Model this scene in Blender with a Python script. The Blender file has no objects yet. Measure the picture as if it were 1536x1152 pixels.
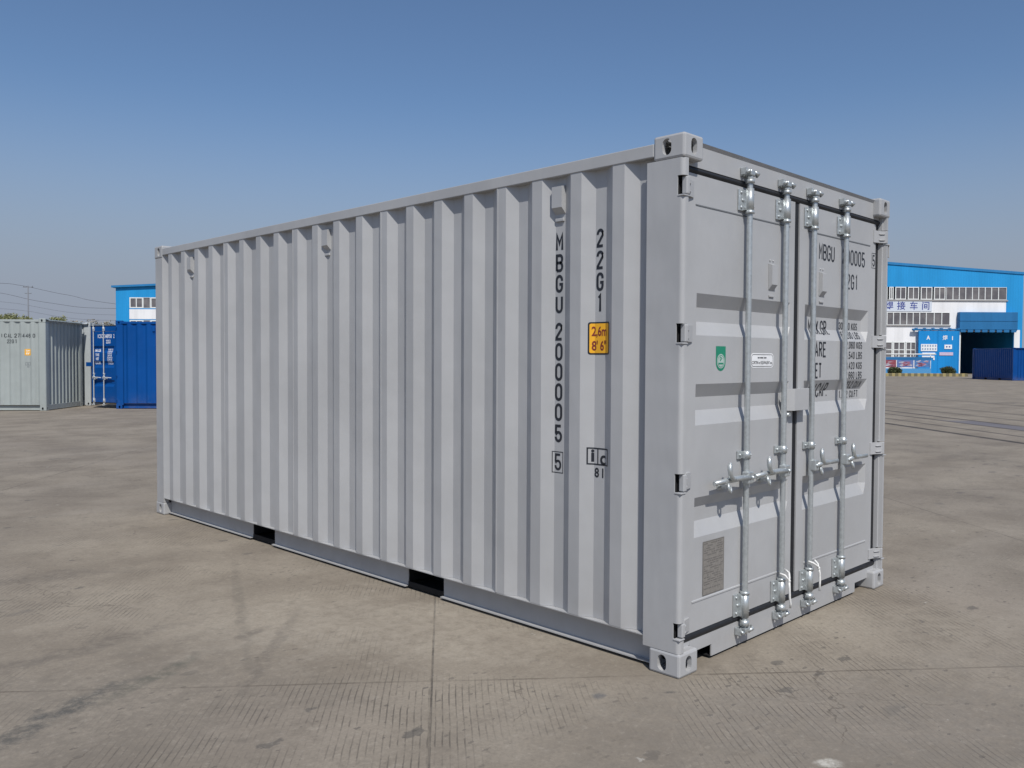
import bpy, bmesh, math, random
from mathutils import Vector, Matrix
R = math.radians
random.seed(7)
S = bpy.context.scene
COL = S.collection

# ------------------------------------------------------------------ camera
CAM = Vector((-3.391291, -2.264394, 1.522893))
YAW, PIT, ROL, FPX = 0.78443686, -0.02959335, 0.00474127, 1275.33
_f = Vector((math.cos(PIT)*math.sin(YAW), math.cos(PIT)*math.cos(YAW), math.sin(PIT)))
_r = Vector((math.cos(YAW), -math.sin(YAW), 0.0))
_u = _r.cross(_f)
_r2 = math.cos(ROL)*_r + math.sin(ROL)*_u
_u2 = -math.sin(ROL)*_r + math.cos(ROL)*_u
cd = bpy.data.cameras.new('camera'); cam = bpy.data.objects.new('camera', cd); COL.objects.link(cam)
cam.matrix_world = Matrix(((_r2.x, _u2.x, -_f.x, CAM.x), (_r2.y, _u2.y, -_f.y, CAM.y), (_r2.z, _u2.z, -_f.z, CAM.z), (0, 0, 0, 1)))
cd.sensor_width = 36.0; cd.lens = FPX/1536*36; cd.clip_start = 0.05; cd.clip_end = 3000
S.camera = cam

# ------------------------------------------------------------------ sky, sun, exposure
SUN_EL, SUN_AZ = 50.5, 212.0          # azimuth clockwise from +Y (to the sun)
w = bpy.data.worlds.new('World'); S.world = w; w.use_nodes = True
nt = w.node_tree; bg = nt.nodes['Background']
sk = nt.nodes.new('ShaderNodeTexSky'); sk.sky_type = 'NISHITA'; sk.sun_disc = False
sk.sun_elevation = R(SUN_EL); sk.sun_rotation = R(SUN_AZ)
sk.altitude = 0; sk.air_density = 1.0; sk.dust_density = 1.0; sk.ozone_density = 6.0
# pale city haze lying along the horizon of the sky itself
tc = nt.nodes.new('ShaderNodeTexCoord'); sz = nt.nodes.new('ShaderNodeSeparateXYZ'); nt.links.new(tc.outputs['Generated'], sz.inputs[0])
mr = nt.nodes.new('ShaderNodeMapRange'); mr.interpolation_type = 'SMOOTHSTEP'; nt.links.new(sz.outputs[2], mr.inputs[0])
mr.inputs[1].default_value = 0.30; mr.inputs[2].default_value = 0.03; mr.inputs[3].default_value = 0.0; mr.inputs[4].default_value = 1.0
mx = nt.nodes.new('ShaderNodeMix'); mx.data_type = 'RGBA'; nt.links.new(mr.outputs[0], mx.inputs[0]); nt.links.new(sk.outputs[0], mx.inputs[6])
mx.inputs[7].default_value = (2.97, 3.35, 4.10, 1)
nt.links.new(mx.outputs[2], bg.inputs[0]); bg.inputs[1].default_value = 0.1
sd = bpy.data.lights.new('sun', 'SUN'); sun = bpy.data.objects.new('sun', sd); COL.objects.link(sun)
sd.energy = 3.8; sd.angle = R(0.5); sd.color = (1.0, 0.96, 0.90)
_s = Vector((math.sin(R(SUN_AZ))*math.cos(R(SUN_EL)), math.cos(R(SUN_AZ))*math.cos(R(SUN_EL)), math.sin(R(SUN_EL))))
sun.rotation_euler = _s.to_track_quat('Z', 'Y').to_euler(); sun.location = (-5, -8, 12)
S.view_settings.view_transform = 'Standard'; S.view_settings.look = 'None'
S.view_settings.exposure = 0.0; S.view_settings.gamma = 1.0

# ------------------------------------------------------------------ helpers
def ray(px, py): return _f + _r2*((px-768)/FPX) - _u2*((py-576)/FPX)
def tag(o, label=None, cat=None, group=None, kind=None):
    if label: o['label'] = label
    if cat: o['category'] = cat
    if group: o['group'] = group
    if kind: o['kind'] = kind
    return o
def empty(name, loc=(0, 0, 0), rz=0.0, label=None, cat=None, group=None):
    o = bpy.data.objects.new(name, None); COL.objects.link(o); o.location = loc; o.rotation_euler = (0, 0, rz)
    o.empty_display_size = 0.2
    return tag(o, label, cat, group)
def link(name, me, mat, parent=None, loc=(0, 0, 0)):
    o = bpy.data.objects.new(name, me); COL.objects.link(o); o.parent = parent; o.location = loc
    if mat is not None and not me.materials:
        for m in (mat if isinstance(mat, (list, tuple)) else [mat]): me.materials.append(m)
    return o

class MB:
    def __init__(s): s.bm = bmesh.new()
    def quad(s, pts, mi=0, smooth=False):
        f = s.bm.faces.new([s.bm.verts.new(p) for p in pts]); f.material_index = mi; f.smooth = smooth; return f
    def box(s, x0, y0, z0, x1, y1, z1, bev=0.0, mi=0):
        if x0 > x1: x0, x1 = x1, x0
        if y0 > y1: y0, y1 = y1, y0
        if z0 > z1: z0, z1 = z1, z0
        r = bmesh.ops.create_cube(s.bm, size=1.0)
        for v in r['verts']: v.co = Vector(((x0+x1)/2+v.co.x*(x1-x0), (y0+y1)/2+v.co.y*(y1-y0), (z0+z1)/2+v.co.z*(z1-z0)))
        fs = set(f for v in r['verts'] for f in v.link_faces)
        for f in fs: f.material_index = mi
        if bev > 0:
            es = list(set(e for v in r['verts'] for e in v.link_edges))
            bmesh.ops.bevel(s.bm, geom=es, offset=bev, segments=2, affect='EDGES', profile=0.5)
        return s
    def prism(s, pts, axis, a, b, mi=0, smooth=False):
        """closed 2-D outline extruded along axis; pts in the other two axes (cyclic order x,y,z without axis)"""
        def P(p, t):
            if axis == 'x': return (t, p[0], p[1])
            if axis == 'y': return (p[0], t, p[1])
            return (p[0], p[1], t)
        v0 = [s.bm.verts.new(P(p, a)) for p in pts]; v1 = [s.bm.verts.new(P(p, b)) for p in pts]
        n = len(pts); fs = []
        for i in range(n):
            f = s.bm.faces.new((v0[i], v0[(i+1) % n], v1[(i+1) % n], v1[i])); f.smooth = smooth; fs.append(f)
        fs.append(s.bm.faces.new(v0)); fs.append(s.bm.faces.new(v1))
        for f in fs: f.material_index = mi
        return s
    def strip(s, pts, axis, a, b):
        """open sheet"""
        def P(p, t):
            if axis == 'x': return (t, p[0], p[1])
            if axis == 'y': return (p[0], t, p[1])
            return (p[0], p[1], t)
        v0 = [s.bm.verts.new(P(p, a)) for p in pts]; v1 = [s.bm.verts.new(P(p, b)) for p in pts]
        for i in range(len(pts)-1): s.bm.faces.new((v0[i], v0[i+1], v1[i+1], v1[i]))
        return s
    def tube(s, pts, rad, n=12, cap=True):
        pts = [Vector(p) for p in pts]; rads = rad if isinstance(rad, (list, tuple)) else [rad]*len(pts)
        rings = []; up = None
        for i, p in enumerate(pts):
            d = (pts[min(i+1, len(pts)-1)]-pts[max(i-1, 0)]).normalized()
            if up is None: up = d.orthogonal().normalized()
            up = (up - d*up.dot(d)).normalized(); q = d.cross(up)
            rings.append([s.bm.verts.new(p + (up*math.cos(2*math.pi*k/n)+q*math.sin(2*math.pi*k/n))*rads[i]) for k in range(n)])
        for a, b in zip(rings, rings[1:]):
            for k in range(n):
                f = s.bm.faces.new((a[k], a[(k+1) % n], b[(k+1) % n], b[k])); f.smooth = True
        if cap: s.bm.faces.new(rings[0][::-1]); s.bm.faces.new(rings[-1])
        return s
    def ball(s, c, r, seg=8, sc=(1, 1, 1)):
        m = Matrix.Translation(Vector(c)) @ Matrix.Diagonal((r*sc[0], r*sc[1], r*sc[2], 1))
        q = bmesh.ops.create_uvsphere(s.bm, u_segments=seg, v_segments=max(4, seg//2+1), radius=1, matrix=m)
        for v in q['verts']:
            for f in v.link_faces: f.smooth = True
        return s
    def build(s, name, mat, parent=None, org=(0, 0, 0), porg=(0, 0, 0), fix=True):
        if fix: bmesh.ops.recalc_face_normals(s.bm, faces=s.bm.faces)
        bmesh.ops.translate(s.bm, verts=s.bm.verts, vec=-Vector(org))
        me = bpy.data.meshes.new(name); s.bm.to_mesh(me); s.bm.free()
        return link(name, me, mat, parent, Vector(org)-Vector(porg))

def boolean(me_a, me_b):
    a = bpy.data.objects.new('tmp_a', me_a); b = bpy.data.objects.new('tmp_b', me_b)
    COL.objects.link(a); COL.objects.link(b)
    m = a.modifiers.new('b', 'BOOLEAN'); m.operation = 'DIFFERENCE'; m.object = b; m.solver = 'EXACT'
    bpy.context.view_layer.update()
    me = bpy.data.meshes.new_from_object(a.evaluated_get(bpy.context.evaluated_depsgraph_get()))
    bpy.data.objects.remove(a); bpy.data.objects.remove(b)
    return me
def mesh_of(mb, name='m'):
    bmesh.ops.recalc_face_normals(mb.bm, faces=mb.bm.faces)
    me = bpy.data.meshes.new(name); mb.bm.to_mesh(me); mb.bm.free(); return me

# ------------------------------------------------------------------ materials
class NT:
    def __init__(s, name):
        s.m = bpy.data.materials.new(name); s.m.use_nodes = True; s.t = s.m.node_tree
        s.b = s.t.nodes['Principled BSDF']
    def n(s, typ, **kw):
        nd = s.t.nodes.new(typ)
        for k, v in kw.items():
            if k.startswith('i_'): s.put(nd.inputs[k[2:]] if not k[2:].isdigit() else nd.inputs[int(k[2:])], v)
            else: setattr(nd, k, v)
        return nd
    def put(s, sock, v):
        if isinstance(v, bpy.types.NodeSocket): s.t.links.new(v, sock)
        else: sock.default_value = v
    def math(s, op, a, b=0.0, c=0.0, clamp=False):
        nd = s.t.nodes.new('ShaderNodeMath'); nd.operation = op; nd.use_clamp = clamp
        for i, v in enumerate((a, b, c)): s.put(nd.inputs[i], v)
        return nd.outputs[0]
    def noise(s, vec, scale, detail=4, rough=0.55, dist=0.0):
        nd = s.n('ShaderNodeTexNoise'); s.put(nd.inputs['Vector'], vec); nd.inputs['Scale'].default_value = scale
        nd.inputs['Detail'].default_value = detail; nd.inputs['Roughness'].default_value = rough; nd.inputs['Distortion'].default_value = dist
        return nd.outputs[0]
    def ramp(s, v, a, b, lo=0.0, hi=1.0):
        nd = s.n('ShaderNodeMapRange'); nd.interpolation_type = 'SMOOTHSTEP'
        s.put(nd.inputs[0], v); s.put(nd.inputs[1], a); s.put(nd.inputs[2], b); nd.inputs[3].default_value = lo; nd.inputs[4].default_value = hi
        return nd.outputs[0]
    def mix(s, fac, a, b, mode='MIX'):
        nd = s.n('ShaderNodeMix', data_type='RGBA', blend_type=mode); s.put(nd.inputs[0], fac)
        for sock, v in ((nd.inputs[6], a), (nd.inputs[7], b)):
            if isinstance(v, tuple) and len(v) == 3: v = v+(1,)
            s.put(sock, v)
        return nd.outputs[2]
    def vec(s, v, scale=(1, 1, 1)):
        nd = s.n('ShaderNodeMapping'); s.put(nd.inputs[0], v); nd.inputs[3].default_value = scale; return nd.outputs[0]
    def pos(s, obj=True): return s.n('ShaderNodeTexCoord').outputs['Object'] if obj else s.n('ShaderNodeNewGeometry').outputs['Position']
    def bump(s, h, strength=0.3, dist=0.01):
        nd = s.n('ShaderNodeBump'); s.put(nd.inputs['Height'], h); nd.inputs['Strength'].default_value = strength; nd.inputs['Distance'].default_value = dist
        s.t.links.new(nd.outputs[0], s.b.inputs['Normal'])

def paint(name, col, rough=0.42, var=0.06, dirt=0.10, bump=0.25, spec=0.5):
    q = NT(name); q.b.inputs['Specular IOR Level'].default_value = spec; P = q.pos(False)
    n1 = q.noise(P, 1.1, 5, 0.6); n2 = q.noise(q.vec(P, (9, 9, 1.2)), 1.0, 4, 0.6)
    c = q.mix(q.ramp(n1, 0.35, 0.7), tuple(x*(1+var) for x in col), tuple(x*(1-var) for x in col))
    dc = tuple(x*0.72+0.02*min(1, sum(col)) for x in col)
    c = q.mix(q.math('MULTIPLY', q.ramp(n2, 0.55, 0.8), dirt), c, dc)
    z = q.n('ShaderNodeSeparateXYZ'); q.put(z.inputs[0], P)
    low = q.math('MULTIPLY', q.ramp(z.outputs[2], 0.55, 0.0), q.ramp(q.noise(P, 3.0, 6, 0.7), 0.35, 0.75))
    c = q.mix(q.math('MULTIPLY', low, 0.22), c, (0.24, 0.20, 0.16))
    q.put(q.b.inputs['Base Color'], c)
    q.put(q.b.inputs['Roughness'], q.ramp(q.noise(P, 6, 4), 0.3, 0.75, rough-0.06, rough+0.12))
    h = q.math('ADD', q.math('ADD', q.math('MULTIPLY', q.noise(P, 2.6, 2, 0.5), 1.0), q.math('MULTIPLY', q.noise(q.vec(P, (1, 1, 0.35)), 7.5, 2, 0.5), 0.45)), q.math('MULTIPLY', q.noise(P, 260, 2, 0.5), 0.02))
    q.bump(h, bump*1.3, 0.022)
    return q.m
def plain(name, col, rough=0.6, metal=0.0, var=0.08, sc=12.0, bump=0.0, bscale=60.0, bdist=0.004):
    q = NT(name); P = q.pos(False); n1 = q.noise(P, sc, 5, 0.6)
    q.put(q.b.inputs['Base Color'], q.mix(q.ramp(n1, 0.3, 0.75), tuple(min(1, x*(1+var)) for x in col), tuple(x*(1-var) for x in col)))
    q.b.inputs['Metallic'].default_value = metal
    q.put(q.b.inputs['Roughness'], q.ramp(n1, 0.3, 0.8, rough-0.05, rough+0.1))
    if bump: q.bump(q.noise(P, bscale, 4), bump, bdist)
    return q.m
GREY = (0.392, 0.397, 0.402)
M = {}
M['grey'] = paint('grey_steel_paint', GREY)
M['sage'] = paint('sage_steel_paint', (0.335, 0.37, 0.36))
M['pale'] = paint('pale_steel_paint', (0.42, 0.45, 0.46))
M['blue'] = paint('blue_steel_paint', (0.003, 0.066, 0.265), spec=0.15)
M['navy'] = paint('navy_steel_paint', (0.003, 0.062, 0.25), spec=0.15)
M['zinc'] = plain('galvanised_steel', (0.48, 0.51, 0.515), 0.38, 0.60, 0.14, 45, 0.15, 90)
M['zincw'] = plain('white_galvanised', (0.50, 0.53, 0.54), 0.5, 0.2, 0.08, 20)
M['rubber'] = plain('black_rubber_seal', (0.011, 0.012, 0.015), 0.6, 0, 0.2, 20)
M['black'] = plain('plain_black', (0.006, 0.006, 0.007), 0.8, 0, 0.2, 20)
M['seam'] = plain('dark_seam_sealant', (0.16, 0.17, 0.18), 0.7)
M['ink'] = plain('black_vinyl_lettering', (0.016, 0.019, 0.026), 0.45)
M['wink'] = plain('white_vinyl_lettering', (0.75, 0.78, 0.82), 0.5)
M['amber'] = plain('amber_vinyl', (0.83, 0.42, 0.02), 0.45)
M['maroon'] = plain('maroon_ink', (0.20, 0.03, 0.02), 0.5)
M['green'] = plain('green_vinyl', (0.01, 0.22, 0.13), 0.45)
M['white'] = plain('white_vinyl', (0.78, 0.79, 0.80), 0.5)
M['mint'] = plain('pale_green_vinyl', (0.40, 0.50, 0.46), 0.5)
M['plate'] = plain('etched_metal_plate', (0.25, 0.235, 0.215), 0.5, 0.2, 0.12, 60)
M['rope'] = plain('white_cotton_rope', (0.75, 0.75, 0.73), 0.9, 0, 0.1, 80, 0.6, 300, 0.003)
M['wood'] = plain('plywood_floor', (0.20, 0.12, 0.07), 0.7)

# ------------------------------------------------------------------ lettering
def arc(cx, cy, rx, ry, a0, a1, n=8): return [(cx+rx*math.cos(R(a0+(a1-a0)*i/n)), cy+ry*math.sin(R(a0+(a1-a0)*i/n))) for i in range(n+1)]
def glyph(ch, k):
    q = 0.5*k; A = arc
    if ch in '0O': return [(A(.5, 1-q, .5, q, 0, 180)+A(.5, q, .5, q, 180, 360), True)]
    if ch == 'U': return [([(0, 1)]+A(.5, q, .5, q, 180, 360)+[(1, 1)], False)]
    if ch == 'C': return [([(1, 1-q-.04)]+A(.5, 1-q, .5, q, 0, 180)+A(.5, q, .5, q, 180, 360)+[(1, q+.04)], False)]
    if ch == 'G': return [([(1, 1-q-.04)]+A(.5, 1-q, .5, q, 0, 180)+A(.5, q, .5, q, 180, 360)+[(1, .46), (.52, .46)], False)]
    if ch == '2': return [([(0, 1-q-.03)]+A(.5, 1-q, .5, q, 180, 0)+[(1, .76), (.93, .66), (.02, .10), (0, 0), (1, 0)], False)]
    if ch == '5': return [([(.95, 1), (.06, 1), (.02, .56)]+A(.5, .58-q, .5, q, 140, 0)+A(.5, q, .5, q, 0, -180), False)]
    if ch == '3': return [(A(.5, 1-q, .5, q, 170, 0)+A(.5, .5+q*.8, .5, q*.8, 0, -90)+A(.5, .5-q*.8, .5, q*.8, 90, 0)+A(.5, q, .5, q, 0, -170), False)]
    if ch == '6': return [([(.95, 1-q)]+A(.5, 1-q, .5, q, 10, 180)+[(0, .3)]+A(.5, q, .5, q, 180, 360)+A(.5, .58-q, .5, q, 0, 180), False)]
    if ch == '8': return [(A(.5, 1-q*.9, .46, q*.9, 0, 180)+A(.5, .54+q*.6, .46, q*.6, 180, 360), True), (A(.5, .52-q*.9, .5, q*.9, 0, 180)+A(.5, q, .5, q, 180, 360), True)]
    if ch == '9': return [([(.05, q)]+A(.5, q, .5, q, 190, 360)+[(1, .7)]+A(.5, 1-q, .5, q, 0, 180)+A(.5, .42+q, .5, q, 180, 360), False)]
    if ch == '4': return [([(.75, 0), (.75, 1), (0, .3), (1, .3)], False)]
    if ch == '7': return [([(0, 1), (1, 1), (.35, 0)], False)]
    if ch == '1': return [([(.28, .86), (.56, 1), (.56, 0)], False)]
    if ch == 'I': return [([(.5, 1), (.5, 0)], False)]
    if ch == 'M': return [([(0, 0), (0, 1), (.5, .42), (1, 1), (1, 0)], False)]
    if ch == 'N': return [([(0, 0), (0, 1), (1, 0), (1, 1)], False)]
    if ch == 'A': return [([(0, 0), (.5, 1), (1, 0)], False), ([(.2, .32), (.8, .32)], False)]
    if ch == 'X': return [([(0, 0), (1, 1)], False), ([(0, 1), (1, 0)], False)]
    if ch == 'T': return [([(0, 1), (1, 1)], False), ([(.5, 1), (.5, 0)], False)]
    if ch == 'E': return [([(1, 1), (0, 1), (0, 0), (1, 0)], False), ([(0, .52), (.8, .52)], False)]
    if ch == 'F': return [([(1, 1), (0, 1), (0, 0)], False), ([(0, .52), (.8, .52)], False)]
    if ch == 'L': return [([(0, 1), (0, 0), (1, 0)], False)]
    if ch == 'K': return [([(0, 1), (0, 0)], False), ([(1, 1), (0, .42)], False), ([(.3, .6), (1, 0)], False)]
    if ch in 'PRB':
        r = .24; o = [([(0, 0), (0, 1), (.6, 1)]+A(.6, 1-r, .4, r, 90, -90)+[(0, 1-2*r)], False)]
        if ch == 'R': o.append(([(.5, .52), (1, 0)], False))
        if ch == 'B': o.append(([(.55, .52)]+A(.6, .26, .42, .26, 90, -90)+[(0, 0)], False))
        return o
    if ch == 'S': return [(A(.5, 1-q, .5, q, 10, 180)+A(.5, .5+q*.6, .5, q*.6, 180, 260, 4)+A(.5, .5-q*.6, .5, q*.6, 80, 0, 4)+A(.5, q, .5, q, 0, -170), False)]
    if ch == '.': return [([(0, 0), (0, .09)], False)]
    if ch == ',': return [([(.1, .07), (0, -.1)], False)]
    return []
def ribbon(bm, pts, w, closed):
    P = [Vector(p) for p in pts]; Q = [P[0]]
    for p in P[1:]:
        if (p-Q[-1]).length > 1e-5: Q.append(p)
    if closed and (Q[0]-Q[-1]).length < 1e-5: Q.pop()
    n = len(Q); L = []; Rr = []
    for i in range(n):
        a = Q[i-1] if (i or closed) else None; b = Q[(i+1) % n] if (i < n-1 or closed) else None
        d1 = (Q[i]-a).normalized() if a is not None else None; d2 = (b-Q[i]).normalized() if b is not None else None
        if d1 is None: d1 = d2
        if d2 is None: d2 = d1
        t = (d1+d2)
        t = t.normalized() if t.length > 1e-4 else d1
        nn = Vector((-t.y, t.x)); c = max(0.45, nn.dot(Vector((-d1.y, d1.x))))
        o = nn*(w/2/c); L.append(bm.verts.new((Q[i]+o).to_3d())); Rr.append(bm.verts.new((Q[i]-o).to_3d()))
    for i in range(n if closed else n-1):
        j = (i+1) % n; bm.faces.new((L[i], Rr[i], Rr[j], L[j]))
def strokes(text, x, y, h, w, sw, gap, vertical=False, vgap=0.0, bm=None):
    """left/bottom start; returns bmesh in 2-D metres"""
    bm = bm or bmesh.new()
    for ch in text:
        if ch == ' ':
            if vertical: y -= h*0.35
            else: x += w*0.75
            continue
        ww = w*0.25 if ch in '.,' else w
        for pts, cl in glyph(ch, w/h):
            ribbon(bm, [(x+sw/2+px*(ww-sw), y+sw/2+py*(h-sw)) for px, py in pts], sw, cl)
        if vertical: y -= h+vgap
        else: x += ww+gap
    return bm
def rect2(bm, x0, y0, x1, y1):
    bm.faces.new([bm.verts.new((a, b, 0)) for a, b in ((x0, y0), (x1, y0), (x1, y1), (x0, y1))]); return bm
def rrect2(bm, x0, y0, x1, y1, r):
    pts = arc(x1-r, y1-r, r, r, 0, 90, 5)+arc(x0+r, y1-r, r, r, 90, 180, 5)+arc(x0+r, y0+r, r, r, 180, 270, 5)+arc(x1-r, y0+r, r, r, 270, 360, 5)
    bm.faces.new([bm.verts.new((a, b, 0)) for a, b in pts]); return bm
def frame2(bm, x0, y0, x1, y1, t):
    rect2(bm, x0, y0, x1, y0+t); rect2(bm, x0, y1-t, x1, y1); rect2(bm, x0, y0+t, x0+t, y1-t); rect2(bm, x1-t, y0+t, x1, y1-t); return bm
def font2(text, cx, cy, size, sx=1.0, offset=0.0, align='CENTER', bm=None, space=1.0):
    cu = bpy.data.curves.new('t', 'FONT'); cu.body = text; cu.size = size; cu.align_x = align; cu.align_y = 'CENTER'; cu.offset = offset; cu.resolution_u = 4; cu.space_character = space
    o = bpy.data.objects.new('t', cu); COL.objects.link(o); bpy.context.view_layer.update()
    me = bpy.data.meshes.new_from_object(o.evaluated_get(bpy.context.evaluated_depsgraph_get()))
    for v in me.vertices: v.co.x = v.co.x*sx+cx; v.co.y += cy
    bm = bm or bmesh.new(); bm.from_mesh(me); bpy.data.objects.remove(o); bpy.data.meshes.remove(me)
    return bm
def decal(name, bm, mapfn, mat, parent, org=(0, 0, 0), porg=(0, 0, 0), bs=(), bt=()):
    for vals, no in ((bs, (1, 0, 0)), (bt, (0, 1, 0))):
        for v in vals:
            co = (v, 0, 0) if no[0] else (0, v, 0)
            bmesh.ops.bisect_plane(bm, geom=bm.verts[:]+bm.edges[:]+bm.faces[:], plane_co=co, plane_no=no, dist=1e-6)
    for v in bm.verts: v.co = Vector(mapfn(v.co.x, v.co.y))
    bmesh.ops.translate(bm, verts=bm.verts, vec=-Vector(org))
    me = bpy.data.meshes.new(name); bm.to_mesh(me); bm.free()
    return link(name, me, mat, parent, Vector(org)-Vector(porg))

# ------------------------------------------------------------------ container geometry (x width, y length, z up, doors at y = 0)
L, W, H = 6.058, 2.438, 2.591
def pieces(breaks, x):
    for (a, va), (b, vb) in zip(breaks, breaks[1:]):
        if a <= x <= b: return va+(vb-va)*((x-a)/(b-a) if b > a else 0)
    return breaks[0][1] if x < breaks[0][0] else breaks[-1][1]
OUT, INN = 0.006, 0.044
side_prof = [(0.20, INN), (0.285, INN), (0.355, OUT)]
s_ = 0.355
for k in range(19):
    side_prof += [(s_+0.074, OUT), (s_+0.142, INN), (s_+0.212, INN), (s_+0.28, OUT)]; s_ += 0.28
side_prof += [(s_+0.074, OUT), (s_+0.134, INN), (s_+0.150, INN), (5.885, OUT), (5.92, OUT)]
ZT, ZB = 2.497, 0.168
def side_depth(y): return pieces(side_prof, y)
# door relief bands (z, extra depth)
bands = [(0.0, 0), (0.643, 0), (0.716, .036), (0.786, .036), (0.842, 0), (1.199, 0), (1.271, .036), (1.337, .036), (1.403, 0), (1.643, 0), (1.712, .036), (1.783, .036), (1.849, 0), (3, 0)]
DY = 0.05
def leaf_depth(x, z, xa, xb):
    e = min(1.0, max(0.0, (x-xa)/0.002))*min(1.0, max(0.0, (xb-x)/0.028))
    return DY + pieces(bands, z)*e

def casting_meshes():
    mb = MB(); mb.box(0, 0, 0, 0.162, 0.178, 0.118, 0.012); base = mesh_of(mb)
    c = MB(); c.box(0.024, 0.024, 0.024, 0.136, 0.152, 0.096)
    cav = mesh_of(c)
    me = boolean(base, cav)
    def stad(cx, cy, a, b):  # vertical stadium half sizes a (x) b (y)
        return [(cx+x, cy+y) for x, y in arc(0, b-a, a, a, 0, 180, 8)+arc(0, -(b-a), a, a, 180, 360, 8)]
    c = MB(); c.prism(stad(0.100, 0.060, 0.0255, 0.0395), 'x', -0.02, 0.06); me = boolean(me, mesh_of(c))   # side hole (y,z)
    c = MB(); c.prism(stad(0.080, 0.060, 0.0255, 0.0395), 'y', -0.02, 0.06); me = boolean(me, mesh_of(c))   # end hole (x,z)
    c = MB(); c.prism([(y, x) for x, y in stad(0.089, 0.081, 0.032, 0.062)][::-1], 'z', 0.07, 0.15); me = boolean(me, mesh_of(c))  # top hole
    return me
CAST = casting_meshes()
def casting(root, mat, cx, cy, cz):
    me = CAST.copy(); bm = bmesh.new(); bm.from_mesh(me)
    for v in bm.verts:
        x, y, z = v.co
        v.co = (x if not cx else W-x, y if not cy else L-y, (H-0.118+z) if cz else 0.118-z)
    bmesh.ops.recalc_face_normals(bm, faces=bm.faces); bm.to_mesh(me); bm.free()
    me.materials.clear(); return link('corner_casting', me, mat, root)

HZ = [(2.30, 2.39), (1.604, 1.694), (0.892, 0.980), (0.190, 0.264)]
def front_post(root, mat, right):
    f = (lambda x: W-x) if right else (lambda x: x)
    prof = [(0.003, 0.215), (0.003, 0.026)]+[(0.003+0.022*(1-math.cos(R(a))), 0.004+0.022*(1-math.sin(R(a)))) for a in (15, 30, 45, 60, 75)]+[(0.028, 0.004), (0.042, 0.004), (0.046, 0.028), (0.054, 0.030), (0.056, 0.056), (0.050, 0.056), (0.048, 0.036), (0.040, 0.034), (0.036, 0.010), (0.028, 0.010), (0.009, 0.028), (0.009, 0.215)]
    mb = MB(); mb.prism([(f(x), y) for x, y in prof], 'z', 0.118, H-0.118)
    me = mesh_of(mb)
    c = MB()
    for z0, z1 in HZ: c.box(f(-0.01), -0.02, z0, f(0.09), 0.040, z1)
    me = boolean(me, mesh_of(c)); me.materials.clear()
    o = link('corner_post', me, mat, root)
    # black block stands in for the unlit depth behind the hinge slots, closing back web
    mb = MB(); mb.box(f(0.012), 0.044, 0.12, f(0.048), 0.20, H-0.12); mb.build('slot_shade_block', M['black'], o)
    mb = MB(); mb.box(f(0.052), 0.085, 0.12, f(0.060), 0.205, H-0.12); mb.build('post_inner_plate', mat, o)
    for z0, z1 in HZ: mb = MB(); mb.box(f(0.000), 0.0, z0-0.007, f(0.046), 0.036, z0-0.0015, 0.001); mb.build('hinge_ledge', mat, o)
    return o
def end_post(root, mat, right):
    f = (lambda x: W-x) if right else (lambda x: x)
    mb = MB(); mb.prism([(f(x), y) for x, y in ((0.003, 5.885), (0.003, L-0.02), (0.02, L-0.003), (0.16, L-0.003), (0.16, L-0.04), (0.05, 5.885))], 'z', 0.118, H-0.118)
    return mb.build('corner_post', mat, root)

def side_wall(root, mat, right, name='side_panel'):
    f = (lambda x: W-x) if right else (lambda x: x)
    mb = MB(); pts = [(f(x), y) for y, x in side_prof]; back = [(f(x+0.0025), y) for y, x in side_prof]
    mb.strip(pts, 'z', ZB, ZT); mb.strip(back, 'z', ZB, ZT)
    o = mb.build(name, mat, root, fix=False)
    # top rail
    mb = MB(); mb.box(f(0.002), 0.178, ZT, f(0.062), L-0.178, 2.560, 0.004); mb.build('top_rail', mat, root)
    # bottom rail pieces between the fork pockets
    for y0, y1 in ((0.178, 1.810), (2.170, 3.908), (4.262, L-0.178)):
        mb = MB(); mb.prism([(f(x), z) for x, z in ((0.007, ZB-0.001), (0.007, ZB-0.006), (0.076, ZB-0.006), (0.076, 0.024), (0.046, 0.024), (0.046, 0.0175), (0.082, 0.0175), (0.082, ZB-0.001))], 'y', y0, y1)
        mb.build('bottom_rail', mat, root)
    for y0, y1 in ((1.810, 2.170), (3.908, 4.262)):
        mb = MB(); mb.box(f(0.007), y0, ZB-0.006, f(0.082), y1, ZB-0.001); br = mb.build('bottom_rail', mat, root)
        mb = MB(); mb.box(f(0.074), y0-0.002, 0.014, f(0.30), y1+0.002, 0.022); mb.box(f(0.074), y0, 0.0225, f(0.080), y1, 0.05)
        mb.box(f(0.295), y0, 0.0225, f(0.30), y1, 0.160); mb.build('fork_pocket', M['black'], br)
    return o

def vent_side(parent, mat, y, z1, right=False, x0=INN):
    f = (lambda x: W-x) if right else (lambda x: x)
    mb = MB(); x = x0
    mb.prism([(f(x), z1), (f(x-0.034), z1-0.006), (f(x-0.034), z1-0.118), (f(x), z1-0.150)], 'y', y-0.036, y+0.036)
    mb.box(f(x), y-0.03, z1-0.19, f(x-0.012), y+0.03, z1-0.172, 0.003)
    return mb.build('vent_or_plate', mat, parent)

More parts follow.
